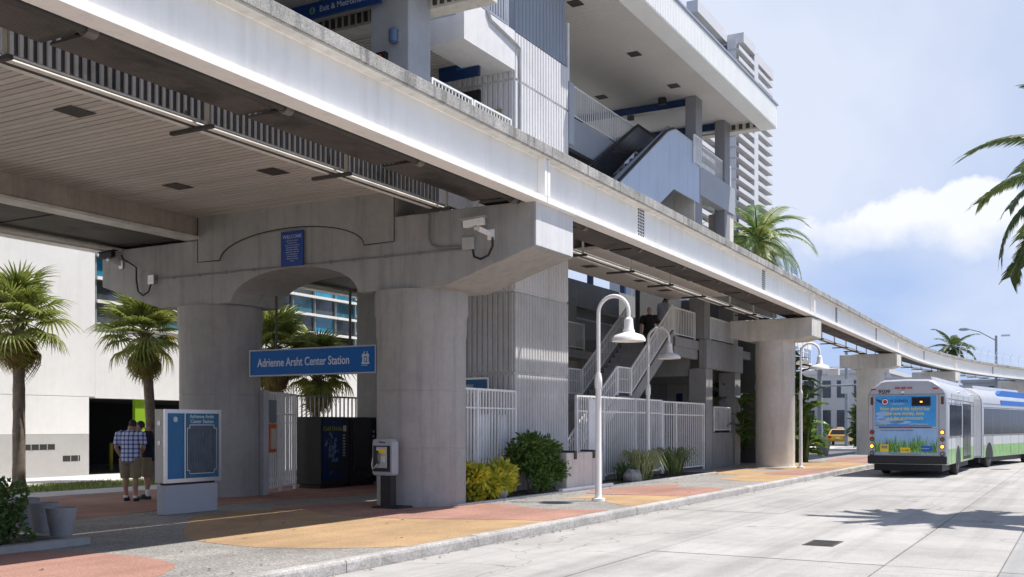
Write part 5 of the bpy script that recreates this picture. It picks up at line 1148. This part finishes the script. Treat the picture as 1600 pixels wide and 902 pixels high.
rock(19.3,11.05,.36,'grey rock between the yellow shrubs'); rock(26.9,11.1,.6,'flat grey rock beside the striped grass clump')
def grass_clump(x,y,lab,n=170,h=.62,seed=0,mat=None):
    t = thing('grass_clump', lab, 'grass clump', (x,y,.17), 'striped grass clumps in the bed'); random.seed(seed); b = MB()
    for k in range(n):
        az = random.uniform(0,2*pi); r0 = random.uniform(0,.35); p = V((x+cos(az)*r0*1.6,y+sin(az)*r0*.6,.165)); L = h*random.uniform(.7,1.2); out = random.uniform(.25,.9); w_ = .013
        d = V((cos(az+random.uniform(-.5,.5)),sin(az+random.uniform(-.5,.5)),0)); sd_ = V((-d.y,d.x,0))*w_
        pts = [p, p+d*L*out*.25+V((0,0,L*.6)), p+d*L*out*.65+V((0,0,L*.8)), p+d*L*out+V((0,0,L*(.75-.5*out)))]
        i0 = len(b.v)
        for q,ww in zip(pts,(.8,1,.7,.1)): b.v += [tuple(q-sd_*ww),tuple(q+sd_*ww)]
        b.f += [(i0+2*j,i0+2*j+1,i0+2*j+3,i0+2*j+2) for j in range(3)]; b.m += [0]*3
    obj('blades', b, mat or lf_st, t, fix=False)
grass_clump(28.2,11.3,'pale striped grass clump in front of the long fence',300,.95,1); grass_clump(31.1,11.4,'striped grass clump nearer the picket gate',280,.95,2,leafmat('green blade',(.06,.11,.02),(.22,.28,.10),.3)); grass_clump(27.3,11.5,'small dark grass clump by the flat rock',90,.55,3,lf_dk)
def big_leaf_plant(x,y,h,lab,n=26,seed=0,mat=None):
    t = thing('broadleaf_plant', lab, 'plant', (x,y,.15), 'broad leaved plants beyond the pier'); random.seed(seed)
    for k in range(6): 
        a = k*1.05; obj('stem', MB().tube([(x+cos(a)*.2,y+sin(a)*.2,.14),(x+cos(a)*.35,y+sin(a)*.35,h*.5),(x+cos(a)*.55,y+sin(a)*.55,h*.8)],[.06,.05,.02],6), M('green stem',(.10,.15,.05),.7,.2,3), t)
    lm = []
    for q in range(3):
        b = MB(); i0 = 0; L = 1.3; N_ = 9
        for j in range(N_+1):
            f_ = j/N_; w_ = .26*sin(min(1,f_*1.02)*pi)**.6*(1-.25*f_)+.005; z = .25*sin(f_*pi*.6)-.55*f_**2.2*(.6+.3*q); rip = .03*sin(j*2.3+q)
            b.v += [(f_*L,-w_,z+.06+rip),(f_*L,0,z),(f_*L,w_,z+.06-rip)]
        for j in range(N_):
            for r_ in (0,1): b.f.append((3*j+r_,3*j+r_+1,3*j+4+r_,3*j+3+r_)); b.m.append(0)
        lm.append(b.mesh('leaf', mat or lf_dk, fix=False))
    for k in range(n):
        az = k*2.4+random.uniform(-.3,.3); hh = h*random.uniform(.25,1.0); el = random.uniform(-.2,1.1); piece('leaf', random.choice(lm), (x+cos(az)*.25,y+sin(az)*.25,hh), t, (random.uniform(-.5,.5),-el,az), (random.uniform(.5,.88),)*3)
big_leaf_plant(44.0,11.0,4.5,'tall broad leaved dark plant just beyond the round pier',80,1); big_leaf_plant(45.4,10.75,3.0,'broad leaved plant with pale green leaves beside the lamp',40,2,lf_md); big_leaf_plant(41.2,12.6,3.0,'dark broad leaved plant in the shade by the concourse column',60,3); big_leaf_plant(44.6,11.6,4.9,'tallest broad leaved plant behind the round pier',80,4)
big_leaf_plant(46.0,11.0,1.8,'low broad leaved plant at the pavement edge',40,5,lf_md); big_leaf_plant(42.6,13.0,1.8,'low dark plant between the concourse and the round pier',50,6)
dt = bush('palm_shrub','dark spiky shrub beside the far pier','shrub',(78.0,14.0,2.0),(1.1,1.1,2.0),700,.7,lf_dk,seed=9,aspect=7)
bush('leafy_tree','light green street tree behind the bus front','tree',(118,-.5,4.6),(3.5,3.5,2.6),3800,.5,lf_md,seed=10,z0=-.05); bush('leafy_tree','small green tree under the guideway beyond the bus roof','tree',(92,10.2,5.0),(2.0,2.0,1.6),1600,.4,lf_md,seed=12,z0=-.05)
bush('street_shrub','pale green shrub behind the yellow taxi','shrub',(112,26,1.2),(3.5,2.5,1.5),1600,.4,lf_md,seed=13,z0=-.05)
ug = MB(); random.seed(21)
for k in range(9000):
    x = random.uniform(13,34); y = random.uniform(21.75,24.85)
    if sin(x*1.7+y)*sin(y*2.3)+random.uniform(-.6,.6) < -.25: continue
    a = random.uniform(0,6.28); h_ = random.uniform(.04,.11); dx,dy = cos(a)*.012,sin(a)*.012; lx,ly = random.uniform(-.04,.04),random.uniform(-.04,.04); ug.poly([(x-dx,y-dy,.128),(x+dx,y+dy,.128),(x+lx,y+ly,.13+h_)])
gr = obj('grass', ug, leafmat('turf blade',(.10,.17,.02),(.26,.34,.06),.3), None, fix=False); tag(gr,'short sunlit grass on the strip behind the station','grass',kind='stuff')

# ------------------------------------------------------------------ garage building behind the station
gb_ = thing('garage_building', 'white garage building with a blue glass upper facade behind the station', 'building', (22,29,.1))
YW = 28.0
def wall(nm, x0,x1,z0,z1,m,y=YW,th=.3): return obj(nm, MB().box(x0,x1,y,y+th,z0,z1), m, gb_)
wall('plinth',-14,19.995,.05,1.475,grey_wall); wall('plinth',20.005,22.27,.05,1.475,grey_wall)
for x0,x1 in ((-14,9.99),(10,19.99),(20,22.27)): wall('wall_panel',x0,x1,1.482,2.672,white_wall)
for x0,x1 in ((-14,9.99),(10,22.5)): wall('wall_panel',x0,x1,2.684,7.49,white_wall); wall('wall_panel',x0,x1,7.505,13,white_wall)
wall('wall_panel',22.51,48,2.64,5.02,white_wall,YW+.003); 
wall('wall_panel',30.6,48,.05,2.635,white_wall)
vt = M('vent shadow',(.03,.03,.03),.8,.1)
for x0,x1,z0,z1 in ((19.9,21.02,1.0,1.17),(21.3,21.93,.62,.80)):
    v_ = wall('vent',x0,x1,z0,z1,vt,YW-.006,.05)
    for k in range(int((x1-x0)/.28)): obj('vent_rib', MB().box(x0+.28*(k+1)-.01,x0+.28*(k+1)+.01,YW-.012,YW,z0,z1), grey_wall, v_)
obj('garage_interior', MB().box(22.3,34,36,36.2,.05,3).box(22.28,22.4,28.31,36,.05,3).box(22.4,34,28.31,36,2.66,2.8), dark_m, gb_)
obj('garage_floor', MB().box(22.4,34,28.01,36,.05,.12), M('garage floor',(.12,.12,.12),.8,.2,1), gb_)
obj('green_pillar', MB().box(24.22,24.75,28.12,28.25,.12,1.62), green_col, gb_); obj('green_pillar', MB().box(24.22,24.75,28.12,28.25,1.635,2.655), green_col, gb_)
obj('green_pillar', MB().box(29.4,30.4,28.1,28.7,.12,2.655), green_col, gb_)
for x,y in ((22.9,30.2),(23.6,31.6),(25.6,31)): obj('bollard', MB().lathe([(.07,0),(.07,.95),(.04,1.0)],(x,y,.12),10), M('bollard yellow',(.5,.42,.05),.6,.1), gb_)
fin = MB().box(0,1.34,-.10,.02,-.05,.05).mesh('fin', white_p)
gls = [M('curtain glass blue',(.03,.22,.36),.04,.3,.5,spec=.9), M('curtain glass dark',(.05,.06,.065),.06,.5,1.2,spec=.8), M('curtain glass teal',(.04,.13,.18),.05,.4,.8,spec=.9)]
pan = [MB().box(.02,1.32,.05,.07,.05,.69).mesh('pane', m_) for m_ in gls]
random.seed(5)
for i in range(15):
    for j in range(8):
        x = 22.56+1.36*i; z = 5.04+.755*j-(.20 if (i//5)%2 else 0)
        if z < 4.95: continue
        piece('pane', pan[random.choice((0,1,1,2) if j < 3 else (0,0,1,2))], (x,YW+.05,z), gb_); piece('fin', fin, (x,YW+.03,z), gb_)
mul_ = MB().box(-.03,.03,-.02,.1,4.8,11.2).mesh('mullion', M('grey mullion',(.25,.27,.28),.4,.1)); 
for i in range(16): piece('mullion', mul_, (22.55+1.36*i,YW+.03,0), gb_)
obj('glass_backing', MB().box(22.5,48,YW+.25,YW+.4,5.021,13), dark_m, gb_); obj('top_wall', MB().box(22.51,48,YW-.05,YW+.24,11.25,13), white_wall, gb_)
# ------------------------------------------------------------------ apartment tower
ap = thing('apartment_tower', 'tall white apartment tower with stacked balconies behind the station roof', 'building', (176,52,0))
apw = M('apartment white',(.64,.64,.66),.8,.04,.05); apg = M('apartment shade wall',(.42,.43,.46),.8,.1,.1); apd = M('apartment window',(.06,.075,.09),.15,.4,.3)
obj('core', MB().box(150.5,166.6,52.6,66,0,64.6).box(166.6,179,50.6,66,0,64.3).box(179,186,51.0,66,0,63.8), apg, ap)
obj('parapet', MB().box(150,164.9,51.2,53,64.7,66.5), apw, ap); obj('parapet', MB().box(164.9,171.8,48.5,53,64.4,66.0), apw, ap); obj('parapet', MB().box(174.5,184.5,48.8,53,63.9,65.6), apw, ap)
obj('roof_block', MB().box(150.2,165,53,70,60.5,65.0), apw, ap)
obj('pier_wall', MB().box(171.9,174.3,48.7,53,0,65.2), apw, ap); obj('pier_wall', MB().box(160.5,162.6,50.9,53,0,60.9), apw, ap); obj('pier_wall', MB().box(150,151,50.9,53,0,60.9), apw, ap)
def stack(x0,x1,y0,y1,m1):
    fl = MB().box(0,x1-x0,y0,y1,-.09,.08).box(0,x1-x0,y0,y0+.1,.08,.58).mesh('balcony', apw); wn = MB().box(.25,x1-x0-.25,y1-.06,y1+.02,.15,1.5).mesh('window', apd); sd2 = MB().box(0,.12,y0+.5,y1,-.07,1.68).mesh('balcony_wall', apw)
    for k in range(36):
        z = 1.2+1.756*k; piece('balcony', fl, (x0,0,z), ap); piece('window', wn, (x0,0,z), ap); piece('balcony_wall', sd2, (x0,0,z), ap)
        piece('window_post', MB_POST, (x0+(x1-x0)*.5,y1-.1,z), ap)
MB_POST = MB().box(-.15,.15,-.05,.1,.08,1.66).mesh('window_post', apw)
stack(151.1,160.4,51.2,52.55,0); stack(162.7,171.6,48.6,50.55,0); stack(174.5,184.5,48.9,50.95,0)
KA = 1.68; ap.location = ((WP[ap.name].x)*KA, (WP[ap.name].y)*KA, 1.75-1.75*KA); ap.scale = (KA,)*3   # its true distance and size
# ------------------------------------------------------------------ far buildings
def block(name,label,x0,x1,y0,y1,h,nx,nz,wm,winm=None,zb=.8,face='x'):
    t = thing(name,label,'building',((x0+x1)/2,(y0+y1)/2,-.06),'far buildings'); obj('walls', MB().box(x0,x1,y0,y1,-.06,h), wm, t); obj('cornice', MB().box(x0-.3,x1+.3,y0-.3,y1+.3,h,h+.5), wm, t)
    dy = (y1-y0)/nx; dz = (h-zb)/nz; me = MB().box(-.06,.02,dy*.18,dy*.82,dz*.2,dz*.78).mesh('window', winm or apd); dx = (x1-x0)/nx; me2 = MB().box(dx*.18,dx*.82,-.06,.02,dz*.2,dz*.78).mesh('window', winm or apd)
    for i in range(nx):
        for j in range(nz): piece('window', me, (x0,y0+dy*i,zb+dz*j), t); piece('window', me2, (x0+dx*i,y0,zb+dz*j), t)
    return t
block('office_block','white office block with window rows behind the far guideway',116,136,31,58,15,9,5,apw,M('pale glass',(.20,.26,.33),.1,.2,.3))
block('office_block','low white building with dark openings beyond the yellow taxi',128,150,20.5,30.5,8,5,2,apw)
block('office_block','pinkish shop building at the end of the side street',118,126,29.5,31,5,3,1,M('pink stucco',(.5,.36,.33),.8,.05,.3))
block('office_block','long low grey building far along the street',190,215,-30,18,9,14,3,apg)
# ------------------------------------------------------------------ street furniture far away
sp2 = M('grey steel pole',(.30,.34,.38),.5,.1,2)
cb = thing('cobra_lamp','tall grey cobra head street light beyond the bus','street lamp',(99.4,6.7,-.06))
obj('pole', MB().lathe([(.16,0),(.10,9.7)],(99.4,6.7,-.06),12), sp2, cb, smooth=True); obj('arm', MB().tube([(99.4,6.7,9.2),(98.9,8.0,10.0),(98.6,8.9,10.25)],.05,8), sp2, cb, smooth=True); obj('lamp_head', MB().loft([[(98.6+x,y,10.22+z) for x,z in ((-.16*s_,0),(-.1*s_,.13*s_),(.1*s_,.13*s_),(.16*s_,0),(.1*s_,-.10*s_),(-.1*s_,-.10*s_))] for y,s_ in ((8.8,.5),(9.0,1),(9.45,1),(9.65,.4))]), sp2, cb)
obj('rear_lamp', MB().box(99.3,99.5,5.6,6.3,9.55,9.7), alu, cb)
tm = thing('traffic_mast','grey traffic mast with a long arm and green street name plate','traffic mast',(63.8,14.05,.1))
obj('pole', MB().lathe([(.2,0),(.14,5.6)],(63.8,14.05,.1),12), sp2, tm, smooth=True); obj('arm', MB().tube([(63.8,14.05,5.2),(63.8,10.6,5.35)],.07,8), alu, tm, smooth=True); obj('lower_arm', MB().tube([(63.8,14.05,4.15),(63.8,11.2,4.2)],.06,8), alu, tm, smooth=True)
np_ = obj('name_plate', MB().box(63.74,63.8,11.02,11.72,3.98,4.42), M('street sign green', srgb(0,105,80), .5, .03), tm); text('lettering','NE 15 St',.17,(63.735,11.66,4.16),FX,white_let,np_,sx=.8)
sgn = obj('signal_head', MB().box(63.6,63.9,10.35,10.65,4.2,5.15), black_m, tm, bevel=.03); obj('signal_hood', MB().lathe([(.14,0),(.16,.2)],(63.75,10.5,4.95),14), black_m, sgn)
obj('equipment_box', MB().box(63.5,64.0,12.9,13.5,4.8,5.15), white_p, tm)
t2 = thing('sign_pole','plain grey pole with a small sign beside the taxi','pole',(88,17.2,-.06)); obj('pole', MB().lathe([(.16,0),(.13,8)],(88,17.2,-.06),10), sp2, t2, smooth=True); obj('sign', MB().box(87.8,87.86,16.8,17.6,4.4,5.6), alu, t2)
pt = thing('plant_pot','grey concrete pot at the corner near the broad leaved plants','planter',(55.7,12.1,.15)); obj('pot', MB().lathe([(.26,0),(.42,.75),(.38,.75),(.36,.68)],(55.7,12.1,.15),20), pm_, pt, smooth=True); obj('soil', MB().lathe([(.37,.66),(.37,.68)],(55.7,12.1,.15),16), soil, pt)
isl = obj('pavement', MB().prism([(74,13.5),(75,12.8),(78,13.0),(82,14.5),(82,22),(74,22)],'z',-.06,.12), path_m); tag(isl,'small kerbed island beside the side street',kind='structure')
cy = obj('road', MB().box(58.3,73.5,7.9,60,-.2,-.03), M('side street asphalt',(.13,.13,.135),.9,.15,.6,speck=.2)); tag(cy,'dark side street crossing under the guideway',kind='structure')

# ------------------------------------------------------------------ leaf litter and grit
random.seed(31); lt = MB()
def leaf(x, y, z):
    a = random.uniform(0,6.28); l_ = random.uniform(.02,.05); w_ = l_*.45; dx, dy = cos(a), sin(a)
    lt.poly([(x-dx*l_,y-dy*l_,z),(x-dy*w_,y+dx*w_,z+random.uniform(.002,.015)),(x+dx*l_,y+dy*l_,z+random.uniform(0,.01)),(x+dy*w_,y-dx*w_,z+.003)], random.randrange(3))
for k in range(520): leaf(random.uniform(17.3,33.4), random.uniform(10.93,12.0), .176)
for k in range(150): leaf(random.uniform(17.3,33.4), 10.8-abs(random.gauss(0,.25)), .16)
for k in range(170): leaf(random.uniform(8.5,45), 7.63-abs(random.gauss(0,.10)), .004)
for k in range(60): leaf(random.uniform(7,30), random.uniform(7.9,13.5), .162)
for k in range(300): leaf(random.uniform(14,30), random.uniform(21.8,24.8), .15)
o_ = obj('litter', lt, [M('brown dead leaf',(.16,.09,.04),.8,.2,9), M('tan dead leaf',(.32,.22,.10),.8,.2,9), M('dark grit',(.07,.06,.05),.9,.2,9)], None, fix=False); tag(o_, 'scattered dead leaves and grit in the bed and along the kerb', 'litter', kind='stuff')
